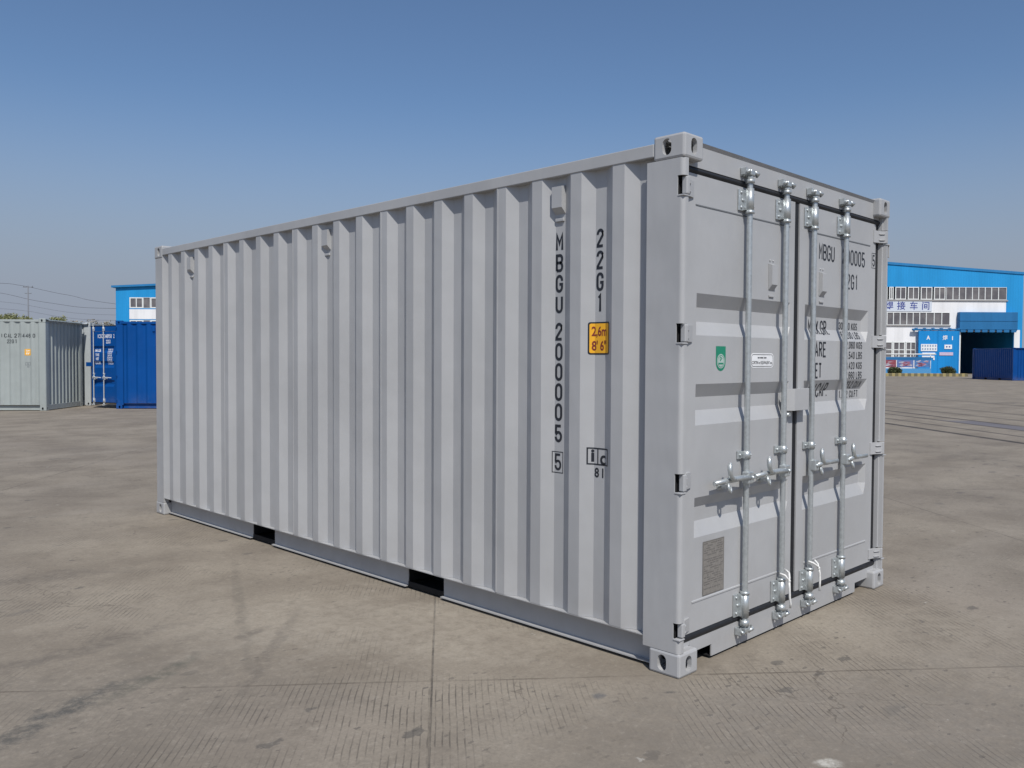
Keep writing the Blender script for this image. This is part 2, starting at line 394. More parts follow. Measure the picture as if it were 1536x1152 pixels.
def leaf(root, mat, xa, xb, rx0, rx1, hinge_x, full=True):
    """door leaf between xa..xb; relief rx0..rx1; origin at the hinge"""
    org = (hinge_x, DY, 0)
    z0, z1 = 0.176, 2.424
    xs = [xa, xa+0.001, rx0, rx0+0.002, rx1-0.028, rx1, xb-0.001, xb]
    zs = sorted([z0]+[b[0] for b in bands if z0 < b[0] < z1]+[z1])
    mb = MB(); V = {}
    for i, x in enumerate(xs):
        for j, z in enumerate(zs): V[i, j] = mb.bm.verts.new((x, leaf_depth(x, z, rx0, rx1), z))
    for i in range(len(xs)-1):
        for j in range(len(zs)-1): mb.bm.faces.new((V[i, j], V[i+1, j], V[i+1, j+1], V[i, j+1]))
    # edges and back
    mb.quad([(xa, DY, z0), (xa, 0.11, z0), (xa, 0.11, z1), (xa, DY, z1)]); mb.quad([(xb, DY, z0), (xb, DY, z1), (xb, 0.11, z1), (xb, 0.11, z0)])
    mb.quad([(xa, DY, z1), (xb, DY, z1), (xb, 0.11, z1), (xa, 0.11, z1)]); mb.quad([(xa, DY, z0), (xa, 0.11, z0), (xb, 0.11, z0), (xb, DY, z0)])
    mb.quad([(xa, 0.11, z0), (xb, 0.11, z0), (xb, 0.11, z1), (xa, 0.11, z1)])
    o = mb.build('door', mat, root, org, fix=False)
    P = dict(org=org, porg=org)
    # seams of the panel in its frame: small raised steps
    mb = MB()
    fx0, fx1 = (xa+0.10, xb-0.06) if hinge_x < 1 else (xa+0.10, xb-0.09)
    mb.box(fx0, DY-0.003, 2.274, fx1, DY+0.001, 2.2795); mb.build('panel_seam', M['seam'], o, **P)
    mb = MB(); mb.prism([(DY+0.0005, 0.334), (DY-0.0035, 0.329), (DY-0.0035, 0.322), (DY+0.0005, 0.321)], 'x', fx0, fx1); mb.build('panel_step', mat, o, **P)
    # rubber seal round the leaf
    mb = MB()
    gz0, gz1 = 0.138, 2.456
    ga, gb = xa-(0.018 if xa < 1 else 0.029), xb+(0.028 if xb < 2 else 0.056)
    def bead(a0, a1, b0, b1):   # horizontal bead
        mb.prism([(0.105, b0), (DY+0.004, b0), (DY-0.004, b0+0.010), (DY-0.006, (b0+b1)/2), (DY-0.004, b1-0.010), (DY+0.004, b1), (0.105, b1)], 'x', a0, a1)
    bead(ga, gb, gz0, z0-0.001); bead(ga, gb, z1+0.001, gz1)
    mb.box(ga, DY+0.006, z0, xa-0.001, 0.10, z1, 0.004); mb.box(xb+0.001, DY+0.006, z0, gb, 0.10, z1, 0.004)
    mb.build('door_seal', M['rubber'], o, **P)
    return o, P

def galv_bar(door, P, x, z=0.02, lever=1, ropey=False, mat=None):
    mat = mat or M['zinc']; y = 0.018
    mb = MB(); mb.tube([(x, y, 0.115), (x, y, 0.16), (x, y, 2.43), (x, y, 2.485)], 0.0152, 16)
    mb.tube([(x, y, 0.118), (x, y, 0.150)], 0.024, 16); mb.tube([(x, y, 2.442), (x, y, 2.462)], 0.024, 16)
    mb.build('locking_bar', mat, door, **P)
    for zz, up in ((2.492, 1), (0.098, -1)):
        mb = MB()
        mb.box(x-0.020, y-0.020, zz-0.012, x+0.022, y+0.018, zz+0.012, 0.005)
        mb.tube([(x-0.026, y-0.006, zz+0.012*up), (x-0.044, y-0.018, zz+0.006*up), (x-0.048, y-0.004, zz-0.004*up)], [0.010, 0.010, 0.006], 8)
        mb.tube([(x+0.022, y-0.010, zz+0.010*up), (x+0.046, y-0.022, zz+0.0), (x+0.056, y-0.006, zz-0.010*up)], [0.011, 0.010, 0.007], 8)
        mb.ball((x, y-0.004, zz+0.012*up), 0.013, 10)
        mb.tube([(x, y, zz-0.030*up), (x, y, zz-0.010*up)], [0.020, 0.014], 12)
        mb.build('cam', mat, door, **P)
    for za, zb in ((0.168, 0.290), (2.298, 2.410)):
        mb = MB()
        mb.box(x-0.070, DY-0.010, za, x-0.012, DY-0.001, zb, 0.003)
        mb.tube([(x, y, za-0.004), (x, y, zb+0.004)], 0.0215, 16)
        cz = za-0.006 if za > 1 else zb+0.004
        mb.tube([(x, y, cz-0.008), (x, y, cz+0.008)], 0.0245, 16)
        mb.box(x-0.03, y+0.004, za+0.004, x+0.0235, DY-0.002, zb-0.004)
        for q in (0.16, 0.5, 0.84):
            mb.ball((x-0.048+(0.012 if q == 0.5 else 0), DY-0.012, za+(zb-za)*q), 0.0085, 8, (1, .6, 1))
        for q in (0.2, 0.8): mb.ball((x+0.020, y-0.012, za+(zb-za)*q), 0.005, 6)
        mb.build('bar_bracket', mat, door, **P)
    mb = MB()
    mb.box(x-0.052, DY-0.012, 1.003, x-0.016, DY-0.001, 1.046, 0.003); mb.tube([(x, y, 1.004), (x, y, 1.045)], 0.0205, 16)
    mb.box(x-0.022, y, 1.007, x+0.022, DY-0.001, 1.042, 0.002)
    mb.ball((x-0.036, DY-0.014, 1.025), 0.008, 8); mb.ball((x+0.018, y-0.014, 1.025), 0.006, 8)
    mb.build('bar_guide', mat, door, **P)
    # handle: hub clamp, lever, hook catch
    d = -1 if lever < 0 else 1; zc = 0.908
    mb = MB(); mb.box(x-0.026+d*0.010, y-0.036, zc-0.032, x+0.026+d*0.010, y+0.006, zc+0.032, 0.006)
    mb.ball((x+0.004, y-0.036, zc), 0.011, 8)
    mb.tube([(x+d*0.015, y-0.028, zc), (x+d*0.10, y-0.024, zc+0.006), (x+d*0.16, y-0.018, zc+0.004), (x+d*0.22, y-0.014, zc+0.002), (x+d*0.33, y-0.012, zc-0.002)], [0.015, 0.015, 0.0165, 0.014, 0.011], 10)
    mb.box(x+d*0.24, y-0.018, zc-0.014, x+d*0.335, y-0.008, zc+0.012, 0.003)
    mb.build('handle', mat, door, **P)
    cx = x+d*(0.205 if d < 0 else 0.085)
    mb = MB(); mb.box(cx-0.034, DY-0.007, zc-0.048, cx+0.034, DY-0.001, zc-0.008, 0.003)
    for q in (-0.024, 0.024): mb.ball((cx+q, DY-0.008, zc-0.028), 0.006, 6)
    mb.box(cx-0.016, y-0.020, zc-0.040, cx+0.016, DY-0.004, zc-0.022, 0.004)
    mb.tube([(cx-0.008, y-0.030, zc+0.090), (cx-0.020, y-0.036, zc+0.082), (cx-0.022, y-0.038, zc+0.055), (cx-0.012, y-0.038, zc+0.026), (cx+0.010, y-0.036, zc+0.010), (cx+0.040, y-0.032, zc+0.006)], [0.008, 0.012, 0.013, 0.0125, 0.012, 0.009], 10)
    mb.ball((cx-0.010, y-0.032, zc+0.088), 0.010, 8)
    mb.tube([(cx-0.014, y-0.024, zc-0.010), (cx-0.020, y-0.030, zc-0.034), (cx-0.008, y-0.032, zc-0.058), (cx+0.008, y-0.028, zc-0.050), (cx+0.012, y-0.022, zc-0.026)], [0.008, 0.008, 0.008, 0.007, 0.006], 8)
    mb.build('handle_catch', mat, door, **P)

def hinges(door, P, mat, right):
    f = (lambda x: W-x) if right else (lambda x: x)
    for z0, z1 in HZ:
        mb = MB()
        mb.box(f(0.024), 0.001, z0+0.003, f(0.052), 0.030, z1-0.004, 0.005)
        mb.prism([(f(0.050), 0.006), (f(0.050), 0.034), (f(0.085), 0.051), (f(0.150), 0.051), (f(0.150), 0.044), (f(0.085), 0.030)], 'z', z0+0.005, z1-0.006)
        for q in (0.28, 0.72): mb.tube([(f(0.060), 0.010, z0+(z1-z0)*q-0.003), (f(0.100), 0.034, z0+(z1-z0)*q-0.003)], 0.004, 6)
        mb.build('hinge', mat, door, **P)

def door_vent(door, P, mat, x):
    mb = MB(); y = DY
    mb.prism([(y-0.001, 2.050), (y-0.024, 2.042), (y-0.024, 1.935), (y-0.001, 1.905)], 'x', x-0.030, x+0.030)
    mb.box(x-0.026, y-0.008, 1.868, x+0.026, y-0.001, 1.880, 0.002)
    for q in (-0.016, 0.018): mb.ball((x+q, y-0.002, 2.068), 0.006, 6)
    mb.build('vent_or_plate', mat, door, **P)

def frame_and_shell(root, mat, end_corr=True):
    for cx in (0, 1):
        for cy in (0, 1):
            for cz in (0, 1): casting(root, mat, cx, cy, cz)
    for r in (False, True): front_post(root, mat, r); end_post(root, mat, r)
    # header and sill
    mb = MB(); mb.prism([(0.050, 2.457), (0.050, 2.560), (0.038, 2.5775), (0.110, 2.5790), (0.11, 2.457)], 'x', 0.058, W-0.058); mb.build('door_header', mat, root)
    mb = MB(); c = MB()
    mb.box(0.162, 0.050, 0.015, W-0.162, 0.057, 0.137); me = mesh_of(mb)
    c.box(0.15, 0.0, -0.05, 0.362, 0.3, 0.076); c.box(W-0.352, 0.0, -0.05, W-0.15, 0.3, 0.072); me = boolean(me, mesh_of(c)); me.materials.clear()
    o = link('door_sill', me, mat, root)
    for xa_ in (0.057, W-0.1615): mb = MB(); mb.box(xa_, 0.051, 0.118, xa_+0.1045, 0.11, 0.1365); mb.build('sill_end', mat, o)
    mb = MB(); mb.box(0.163, 0.058, 0.080, W-0.163, 0.115, 0.136); mb.build('sill_beam', M['black'], o)
    # lower edge plate of the sill
    mb = MB(); mb.box(0.355, 0.052, 0.0135, W-0.355, 0.30, 0.0148); mb.build('sill_flange', M['black'], o)
    # roof and floor
    rp = []; y = 0.11; k = 0
    while y < L-0.06: rp += [(y, 2.540), (y+0.02, 2.552), (y+0.12, 2.552), (y+0.14, 2.540)]; y += 0.21
    rp.append((L-0.03, 2.540))
    mb = MB(); mb.strip(rp, 'x', 0.055, W-0.055); mb.strip([(a, b-0.003) for a, b in rp], 'x', 0.055, W-0.055); mb.build('roof', mat, root, fix=False)
    mb = MB()
    for y0, y1 in ((0.115, 1.808), (2.172, 3.906), (4.264, L-0.06)): mb.box(0.080, y0, 0.045, W-0.080, y1, 0.140)
    mb.box(0.080, 0.115, 0.1405, W-0.080, L-0.06, 0.150)
    mb.build('underframe', M['black'], root)
    mb = MB(); mb.box(0.055, 0.12, 0.152, W-0.055, L-0.05, 0.178); mb.build('floor', M['wood'], root)
    # end wall
    ep = [(0.16, L-0.010)]; x = 0.20
    n = 9; p = (W-0.40)/n
    for k in range(n): ep += [(x, L-0.010), (x+0.045, L-0.050), (x+p-0.075, L-0.050), (x+p-0.030, L-0.010), (x+p, L-0.010)]; x += p
    ep.append((W-0.16, L-0.010))
    mb = MB(); mb.strip(ep, 'z', 0.165, 2.50); mb.strip([(a, b-0.0025) for a, b in ep], 'z', 0.165, 2.50); mb.build('end_panel', mat, root, fix=False)
    mb = MB(); mb.box(0.162, L-0.06, 2.50, W-0.162, L-0.004, 2.575, 0.004); mb.build('end_rail', mat, root)
    mb = MB(); mb.box(0.162, L-0.06, 0.016, W-0.162, L-0.006, 0.165, 0.004); mb.build('end_rail', mat, root)

# ================================================================== the main grey container
main = empty('shipping_container', (0, 0, 0), 0, 'large light grey shipping container with silver locking bars filling the middle of the picture', 'container')
G = M['grey']
frame_and_shell(main, G)
wl = side_wall(main, G, False); wr = side_wall(main, G, True)
for y, z in ((0.812, 2.452), (3.075, 2.455), (5.320, 2.440)): vent_side(wl, G, y, z)
# the wall's own weld seams: narrow vertical beads
mb = MB()
for y in (1.263, 2.383, 3.503, 4.623): mb.box(side_depth(y)-0.0025, y-0.004, ZB+0.002, side_depth(y)+0.001, y+0.004, ZT-0.002)
mb.build('weld_seam', G, wl)
mb = MB(); mb.box(W-0.001, 0.004, 2.212, W+0.012, 0.03, 2.305, 0.003); mb.build('vent_or_plate', G, main)  # small plate on the right post's outer side, not one of the vents

# writing on the long side: (s, t) -> right on the wall is -y
yb = [b[0] for b in side_prof]
def on_side(s, t): return (side_depth(-s)-0.0012, -s, t)
bs = [-y for y in yb if 0.3 < y < 1.1]
lh, lw = 0.0965, 0.0535
bm = bmesh.new()
col = [('M', 2.200), ('B', 2.089), ('G', 1.978), ('U', 1.867), ('2', 1.7196), ('0', 1.6105), ('0', 1.5014), ('0', 1.3923), ('0', 1.2832), ('5', 1.1675)]
for ch, zt in col:
    zt2 = zt; strokes(ch, -0.818-lw/2, zt2-lh, lh, lw, 0.0150, 0, bm=bm)
strokes('5', -0.818-0.026, 0.918, 0.092, 0.048, 0.0125, 0, bm=bm)
frame2(bm, -0.819-0.040, 0.904, -0.819+0.036, 1.021, 0.004)
decal('side_lettering', bm, on_side, M['ink'], wl, bs=bs)
bm = bmesh.new(); sw_ = lw
for ch, zt in (('2', 2.197), ('2', 2.0845), ('G', 1.972), ('1', 1.8600)): strokes(ch, -0.536-0.024, zt-lh, lh, 0.048, 0.0145, 0, bm=bm)
decal('size_code', bm, on_side, M['ink'], wl, bs=bs)
# amber height label
c0 = -0.600; c1 = -0.455; t0, t1 = 1.547, 1.716
bm = rrect2(bmesh.new(), c0, t0, c1, t1, 0.012); lab = decal('height_label', bm, on_side, M['ink'], wl, bs=bs)
bm = rrect2(bmesh.new(), c0+0.008, t0+0.008, c1-0.008, t1-0.008, 0.008); decal('label_face', bm, lambda s, t: (side_depth(-s)-0.0020, -s, t), M['amber'], lab, bs=bs)
bm = font2('2,6m', (c0+c1)/2-0.006, 1.665, 0.068, 0.72, 0.0016); font2("8' 6''", (c0+c1)/2-0.006, 1.590, 0.068, 0.76, 0.0016, bm=bm)
decal('label_text', bm, lambda s, t: (side_depth(-s)-0.0028, -s, t), M['maroon'], lab, bs=bs)
# ic mark and 81
bm = frame2(bmesh.new(), -0.602, 0.972, -0.462, 1.062, 0.007); rect2(bm, -0.545, 0.979, -0.538, 1.055)
font2('i', -0.573, 1.018, 0.092, 1.0, 0.0030, bm=bm); font2('c', -0.506, 1.008, 0.100, 1.0, 0.0022, bm=bm); font2('81', -0.528, 0.930, 0.068, 0.9, 0.0016, bm=bm, space=1.3)
decal('union_mark', bm, on_side, M['ink'], wl, bs=bs)

# doors
LX0, LX1, RX0, RX1 = 0.190, 1.150, 1.330, 2.225
dl, PL = leaf(main, G, 0.074, 1.195, LX0, LX1, 0.055)
dr, PR = leaf(main, G, 1.254, 2.328, RX0, RX1, W-0.055)
hinges(dl, PL, G, False); hinges(dr, PR, G, True)
galv_bar(dl, PL, 0.632, lever=-1); galv_bar(dl, PL, 1.032, lever=-1)
galv_bar(dr, PR, 1.372, lever=1); galv_bar(dr, PR, 1.806, lever=1)
door_vent(dl, PL, G, 0.925); door_vent(dr, PR, G, 1.535)
# lock box over the seam (on the right-hand leaf)
mb = MB(); bx0, bx1, bz0, bz1, by = 1.095, 1.292, 1.238, 1.362, -0.004
mb.box(bx0+0.022, by, bz0, bx1, by+0.004, bz1, 0.0015)
mb.quad([(bx0+0.022, by+0.001, bz0), (bx0-0.02, DY-0.004, bz0), (bx0-0.02, DY-0.004, bz1), (bx0+0.022, by+0.001, bz1)])
mb.box(bx1-0.004, by, bz0, bx1, DY, bz1); mb.box(bx0+0.07, by+0.006, bz1-0.012, bx1, DY, bz1-0.008)
mb.build('lock_box', G, dr, **PR)
mb = MB(); mb.box(1.06, 0.02, 1.205, 1.12, 0.05, 1.228, 0.004); mb.tube([(1.085, 0.012, 1.216), (1.085, 0.05, 1.216)], 0.010, 8); mb.build('lock_stud', M['zinc'], dl, **PL)
# cam keepers on header and sill
for x in (0.632, 1.032, 1.372, 1.806):
    for z in (2.500, 0.092):
        mb = MB(); mb.box(x-0.046, 0.040, z-0.022, x+0.040, 0.0495, z+0.022, 0.003)
        mb.box(x-0.050, 0.010, z-0.018, x-0.040, 0.045, z+0.020, 0.003); mb.box(x+0.034, 0.006, z-0.018, x+0.044, 0.045, z+0.014, 0.003)
        mb.build('cam_keeper', M['zinc'], main)
# writing on the right-hand leaf
zb_ = [b[0] for b in bands if 0.2 < b[0] < 2.4]
def on_r(s, t): return (s, leaf_depth(s, t, RX0, RX1)-0.0012, t)
xb_ = [RX0, RX0+0.002, RX1-0.028, RX1]
bm = strokes('MBGU', 1.500, 2.124, 0.098, 0.047, 0.0115, 0.008)
strokes('200005', 1.825, 2.126, 0.098, 0.047, 0.0115, 0.0105, bm=bm)
strokes('5', 2.281, 2.146, 0.076, 0.038, 0.009, 0, bm=bm); frame2(bm, 2.268, 2.134, 2.330, 2.234, 0.003)
strokes('22G1', 1.835, 1.972, 0.098, 0.047, 0.0115, 0.012, bm=bm)
decal('door_number', bm, on_r, M['ink'], dr, bs=xb_, bt=zb_, **PR)
bm = strokes('MAX.GR.', 1.445, 1.676, 0.090, 0.041, 0.0110, 0.006); strokes('TARE', 1.413, 1.541, 0.094, 0.045, 0.0115, 0.008, bm=bm)
strokes('NET', 1.424, 1.414, 0.094, 0.041, 0.0115, 0.006, bm=bm); strokes('CU.CAP.', 1.440, 1.298, 0.088, 0.042, 0.0110, 0.006, bm=bm)
for z, t in ((1.718, '30,480 KGS'), (1.660, '67,200 LBS'), (1.597, '2,060 KGS'), (1.532, '4,540 LBS'), (1.467, '28,420 KGS'), (1.405, '62,660 LBS'), (1.344, '33.2 CU.M'), (1.283, '1,172 CU.FT')):
    n = sum(0.031 if c not in ' .,' else (0.02 if c == ' ' else 0.012) for c in t)
    strokes(t, (2.145 if z > 1.37 else 2.172)-n, z, 0.047, 0.025, 0.0068, 0.006, bm=bm)
decal('weight_panel', bm, on_r, M['ink'], dr, bs=xb_, bt=zb_, **PR)
# stickers on the left-hand leaf
def on_l(off): return lambda s, t: (s, leaf_depth(s, t, LX0, LX1)-off, t)
bm = bmesh.new(); cx, cz = 0.418, 1.530
pts = [(cx-0.046, cz+0.062), (cx-0.046, cz-0.018)]+arc(cx, cz-0.018, 0.046, 0.046, 180, 360, 14)+[(cx+0.046, cz+0.062)]
bm.faces.new([bm.verts.new((a, b, 0)) for a, b in pts][::-1]); sh = decal('shield_sticker', bm, on_l(0.001), M['green'], dl, **PL)
bm = bmesh.new(); bm.faces.new([bm.verts.new((a, b, 0)) for a, b in arc(cx, cz-0.014, 0.037, 0.037, 0, 350, 24)]); decal('sticker_disc', bm, on_l(0.0017), M['mint'], dl, **PL)
bm = bmesh.new(); ribbon(bm, arc(cx, cz-0.014, 0.030, 0.030, 0, 350, 24), 0.0025, True); rect2(bm, cx-0.022, cz-0.030, cx+0.022, cz-0.022); ribbon(bm, [(cx-0.008, cz+0.010), (cx-0.008, cz-0.012), (cx+0.010, cz), (cx-0.006, cz+0.008)], 0.004, False)
decal('sticker_emblem', bm, on_l(0.0024), M['green'], dl, **PL)
bm = rrect2(bmesh.new(), 0.715, 1.481, 0.965, 1.560, 0.026); decal('steel_grade_label', bm, on_l(0.001), M['white'], dl, **PL)
bm = bmesh.new(); ribbon(bm, arc(0.937, 1.532, 0.020, 0.020, 0, 90, 5)+arc(0.743, 1.532, 0.020, 0.020, 90, 180, 5)+arc(0.743, 1.509, 0.020, 0.020, 180, 270, 5)+arc(0.937, 1.509, 0.020, 0.020, 270, 360, 5), 0.0028, True)
font2('CORTEN or EQUIVALENT etc.', 0.840, 1.508, 0.0235, 0.72, 0.0002, bm=bm)
for a, b in ((0.79, 0.81), (0.815, 0.850), (0.858, 0.885)): rect2(bm, a, 1.532, b, 1.538)
decal('label_text', bm, on_l(0.0018), M['ink'], dl, **PL)
bm = rect2(bmesh.new(), 0.270, 0.338, 0.470, 0.612); decal('data_plate', bm, on_l(0.002), M['plate'], dl, **PL)
bm = frame2(bmesh.new(), 0.272, 0.340, 0.468, 0.610, 0.002); rnd = random.Random(4)
z = 0.596
while z > 0.36:
    x = 0.282 if rnd.random() < 0.7 else 0.31
    while x < 0.45:
        l_ = rnd.uniform(0.008, 0.04); l_ = min(l_, 0.456-x)
        if rnd.random() < 0.82: rect2(bm, x, z, x+l_, z+0.0045)
        x += l_+0.006
    z -= 0.0115 if rnd.random() < 0.85 else 0.022
decal('plate_text', bm, on_l(0.0028), plain('etched_ink', (0.15, 0.14, 0.13), 0.6), dl, **PL)

# ropes tied round the bars
def rope(x, pts, label):
    o = MB()
    pts = [[(a, b-0.010, c) for a, b, c in q] for q in pts]
    o.tube(pts[0], 0.0056, 8); o.tube(pts[1], 0.0062, 8)
    o.ball(pts[1][0], 0.0095, 8)
    ob = o.build('rope', M['rope'], None, (x, 0.0, pts[1][0][2]))
    tag(ob, label, 'rope', 'white ropes tied to the locking bars')
x = 1.032
rope(x, ([(x-0.030, 0.022, 0.332), (x-0.024, -0.006, 0.325), (x-0.012, -0.014, 0.306), (x, -0.018, 0.290), (x+0.012, -0.014, 0.306), (x+0.026, -0.004, 0.330), (x+0.030, 0.02, 0.342)],
        [(x, -0.018, 0.292), (x+0.002, -0.020, 0.25), (x+0.006, -0.020, 0.20), (x+0.018, -0.020, 0.160), (x+0.024, -0.014, 0.135)]), 'white rope looped round the bar just left of the door seam')
x = 1.372
rope(x, ([(x-0.032, 0.020, 0.345), (x-0.020, -0.006, 0.336), (x+0.006, -0.016, 0.318), (x+0.024, -0.018, 0.300), (x+0.028, -0.010, 0.325), (x+0.026, 0.010, 0.345)],
        [(x+0.024, -0.018, 0.302), (x+0.034, -0.020, 0.27), (x+0.038, -0.020, 0.22), (x+0.034, -0.020, 0.165)]), 'white rope hanging straight from the bar just right of the door seam')

# ================================================================== containers across the yard
A_ = Vector((-0.672, 0.740, 0)).normalized(); B_ = Vector((-A_.y, A_.x, 0))*-1.0   # A_ left along the row, B_ away
if B_.y < 0: B_ = -B_
def place(root, corner, local, ydir):
    """put the local point on the world point with local +y along ydir"""
    rz = math.atan2(ydir.y, ydir.x)-math.pi/2
    root.rotation_euler = (0, 0, rz)
    root.location = Vector(corner)-Matrix.Rotation(rz, 3, 'Z') @ Vector(local)
def yard(label, mat, name='shipping_container'):
    r = empty(name, (0, 0, 0), 0, label, 'container')
    frame_and_shell(r, mat); a = side_wall(r, mat, False); b = side_wall(r, mat, True)
    return r, a, b
def closed_doors(r, mat):
    a, PA = leaf(r, mat, 0.074, 1.205, LX0, LX1, 0.055); b, PB = leaf(r, mat, 1.243, 2.364, RX0, RX1, W-0.055)
    hinges(a, PA, mat, False); hinges(b, PB, mat, True)
    for d, P_, x, l_ in ((a, PA, .632, -1), (a, PA, 1.032, -1), (b, PB, 1.372, 1), (b, PB, 1.806, 1)): galv_bar(d, P_, x, lever=l_, mat=M['zincw'])
    return a, b, PB

# sage grey container at the left edge
r1, a1, b1 = yard('pale sage grey container at the left edge with its shaded corrugated end turned right', M['sage'])
place(r1, (4.21, 23.88, 0), (W, L, 0), Vector((0.7615, -0.648, 0)))
closed_doors(r1, M['sage'])
# text on its visible side (x = W): right on the wall is +y
def on_w(off): return lambda s, t: (W-side_depth(s)+off, s, t)
bsw = [y for y in yb if 4.3 < y < 5.95]
bm = strokes('ICAL', 4.85, 2.05, 0.115, 0.062, 0.017, 0.022); strokes('271446', 5.21, 2.05, 0.115, 0.062, 0.017, 0.012, bm=bm); strokes('0', 5.71, 2.05, 0.115, 0.062, 0.017, 0, bm=bm)
strokes('22G1', 5.00, 1.89, 0.110, 0.058, 0.016, 0.014, bm=bm)
decal('side_lettering', bm, on_w(0.002), M['ink'], b1, bs=bsw)
bm = rrect2(bmesh.new(), 5.485, 1.555, 5.640, 1.735, 0.015); lab = decal('height_label', bm, on_w(0.002), M['amber'], b1, bs=bsw)
bm = font2("2,6m", 5.562, 1.69, 0.06, 0.9, 0.002); font2("8'6\"", 5.562, 1.605, 0.07, 0.9, 0.002, bm=bm); decal('label_text', bm, on_w(0.003), M['white'], b1, bs=bsw)
bm = frame2(bmesh.new(), 5.495, 1.275, 5.630, 1.365, 0.012); font2('ic', 5.562, 1.318, 0.08, 1.0, 0.003, bm=bm); font2('81', 5.57, 1.235, 0.065, 1.0, 0.003, bm=bm); decal('union_mark', bm, on_w(0.002), plain('faded_ink', (0.20, 0.22, 0.23), 0.6), b1, bs=bsw)
vent_side(b1, M['sage'], 4.88, 2.40, True)

# pale container behind it
r2, a2, b2 = yard('pale grey container mostly hidden between the sage container and the blue door', M['pale'])
d_ = ray(136.5, 608.4); t_ = -CAM.z/d_.z; pD = CAM+d_*t_
place(r2, (pD.x, pD.y, 0), (0, L, 0), Vector((-0.69, -0.724, 0)))

# blue container with its right-hand door swung open
r3, a3, b3 = yard('bright blue container with one door swung open beside the sage container', M['blue'])
CA = Vector((5.99, 23.58, 0)); yd = Vector((0.735, -0.678, 0)).normalized()
place(r3, CA, (W, 0, 0), yd)
dl3, PL3 = leaf(r3, M['blue'], 0.074, 1.205, LX0, LX1, 0.055); hinges(dl3, PL3, M['blue'], False)
dr3, PR3 = leaf(r3, M['blue'], 1.243, 2.364, RX0, RX1, W-0.055); hinges(dr3, PR3, M['blue'], True)
for d, P_, x, l_ in ((dl3, PL3, .632, -1), (dl3, PL3, 1.032, -1), (dr3, PR3, 1.372, 1), (dr3, PR3, 1.806, 1)): galv_bar(d, P_, x, lever=l_, mat=M['zincw'])
mb = MB(); mb.box(1.075, -0.01, 1.238, 1.292, 0.045, 1.362, 0.003); mb.build('lock_box', M['blue'], dr3, **PR3)
bm = font2('ICSC  348958  2', 1.88, 2.13, 0.155, 0.62, 0.003, space=1.1); font2('22G1', 1.98, 1.97, 0.15, 0.6, 0.003, bm=bm)
decal('door_number', bm, on_r, M['wink'], dr3, bs=xb_, bt=zb_, **PR3)
bm = bmesh.new()
for z, t in ((1.71, 'MAX.GR.'), (1.58, 'TARE'), (1.46, 'NET'), (1.34, 'CU.CAP.')): font2(t, 1.50, z, 0.11, 0.6, 0.003, bm=bm)
for z, t in ((1.74, '30,480 KGS'), (1.68, '67,200 LBS'), (1.62, '2,180 KGS'), (1.56, '4,810 LBS'), (1.50, '28,300 KGS'), (1.44, '62,390 LBS'), (1.38, '33.2 CU.M'), (1.32, '1,170 CU.FT')): font2(t, 2.03, z, 0.062, 0.7, 0.0015, bm=bm)
decal('weight_panel', bm, on_r, M['wink'], dr3, bs=xb_, bt=zb_, **PR3)
dr3.rotation_euler = (0, 0, R(OPEN := 62.0))
vent_side(b3, M['blue'], 1.10, 2.40, True)

# dark blue container far right, in front of the workshop gate
r4, a4, b4 = yard('dark blue container at the right edge in front of the workshop gateway', M['navy'])
place(r4, (71.36, 17.15, 0), (W, L, 0), Vector((-0.72, -0.70, 0)))
closed_doors(r4, M['navy'])

# ================================================================== ground
gq = NT('worn_concrete'); P = gq.pos(False)
sx = gq.n('ShaderNodeSeparateXYZ'); gq.put(sx.inputs[0], P)
X, Y = sx.outputs[0], sx.outputs[1]
N1 = (0.762, -0.648); D1 = (0.648, 0.762)
warp = gq.math('MULTIPLY', gq.math('SUBTRACT', gq.noise(P, 1.3, 4), 0.5), 0.05)
warp2 = gq.math('MULTIPLY', gq.math('SUBTRACT', gq.noise(P, 14, 3), 0.5), 0.012)
U = gq.math('ADD', gq.math('MULTIPLY', X, N1[0]), gq.math('MULTIPLY', Y, N1[1]))
V = gq.math('ADD', gq.math('MULTIPLY', X, D1[0]), gq.math('MULTIPLY', Y, D1[1]))
def line(coord, at, half, soft=None, wv=None):
    c = gq.math('ADD', coord, wv) if wv is not None else coord
    d = gq.math('ABSOLUTE', gq.math('SUBTRACT', c, at)); return gq.ramp(d, half, half*0.4, 0.0, 1.0)
def period(coord, off, per, half, wv):
    c = gq.math('ADD', gq.math('ADD', coord, wv), -off+per*200+per/2)
    d = gq.math('ABSOLUTE', gq.math('SUBTRACT', gq.math('MODULO', c, per), per/2)); return gq.ramp(d, half, half*0.4)
big = gq.noise(P, 0.23, 5, 0.6); mid = gq.noise(P, 1.1, 6, 0.62); fine = gq.noise(P, 55, 5, 0.7); grit = gq.noise(P, 240, 3, 0.7)
col_ = gq.mix(gq.ramp(mid, 0.32, 0.68), (0.220, 0.187, 0.146), (0.335, 0.292, 0.230))
col_ = gq.mix(gq.math('MULTIPLY', gq.ramp(big, 0.38, 0.68), 0.45), col_, (0.200, 0.174, 0.145))
# pinkish worn patches
col_ = gq.mix(gq.math('MULTIPLY', gq.ramp(gq.noise(P, 0.55, 4, 0.5), 0.52, 0.7), 0.35), col_, (0.275, 0.236, 0.198))
col_ = gq.mix(gq.ramp(fine, 0.25, 0.8, 0.0, 0.50), col_, (0.150, 0.132, 0.108))
col_ = gq.mix(gq.ramp(grit, 0.55, 0.8, 0.0, 0.30), col_, (0.40, 0.37, 0.32))
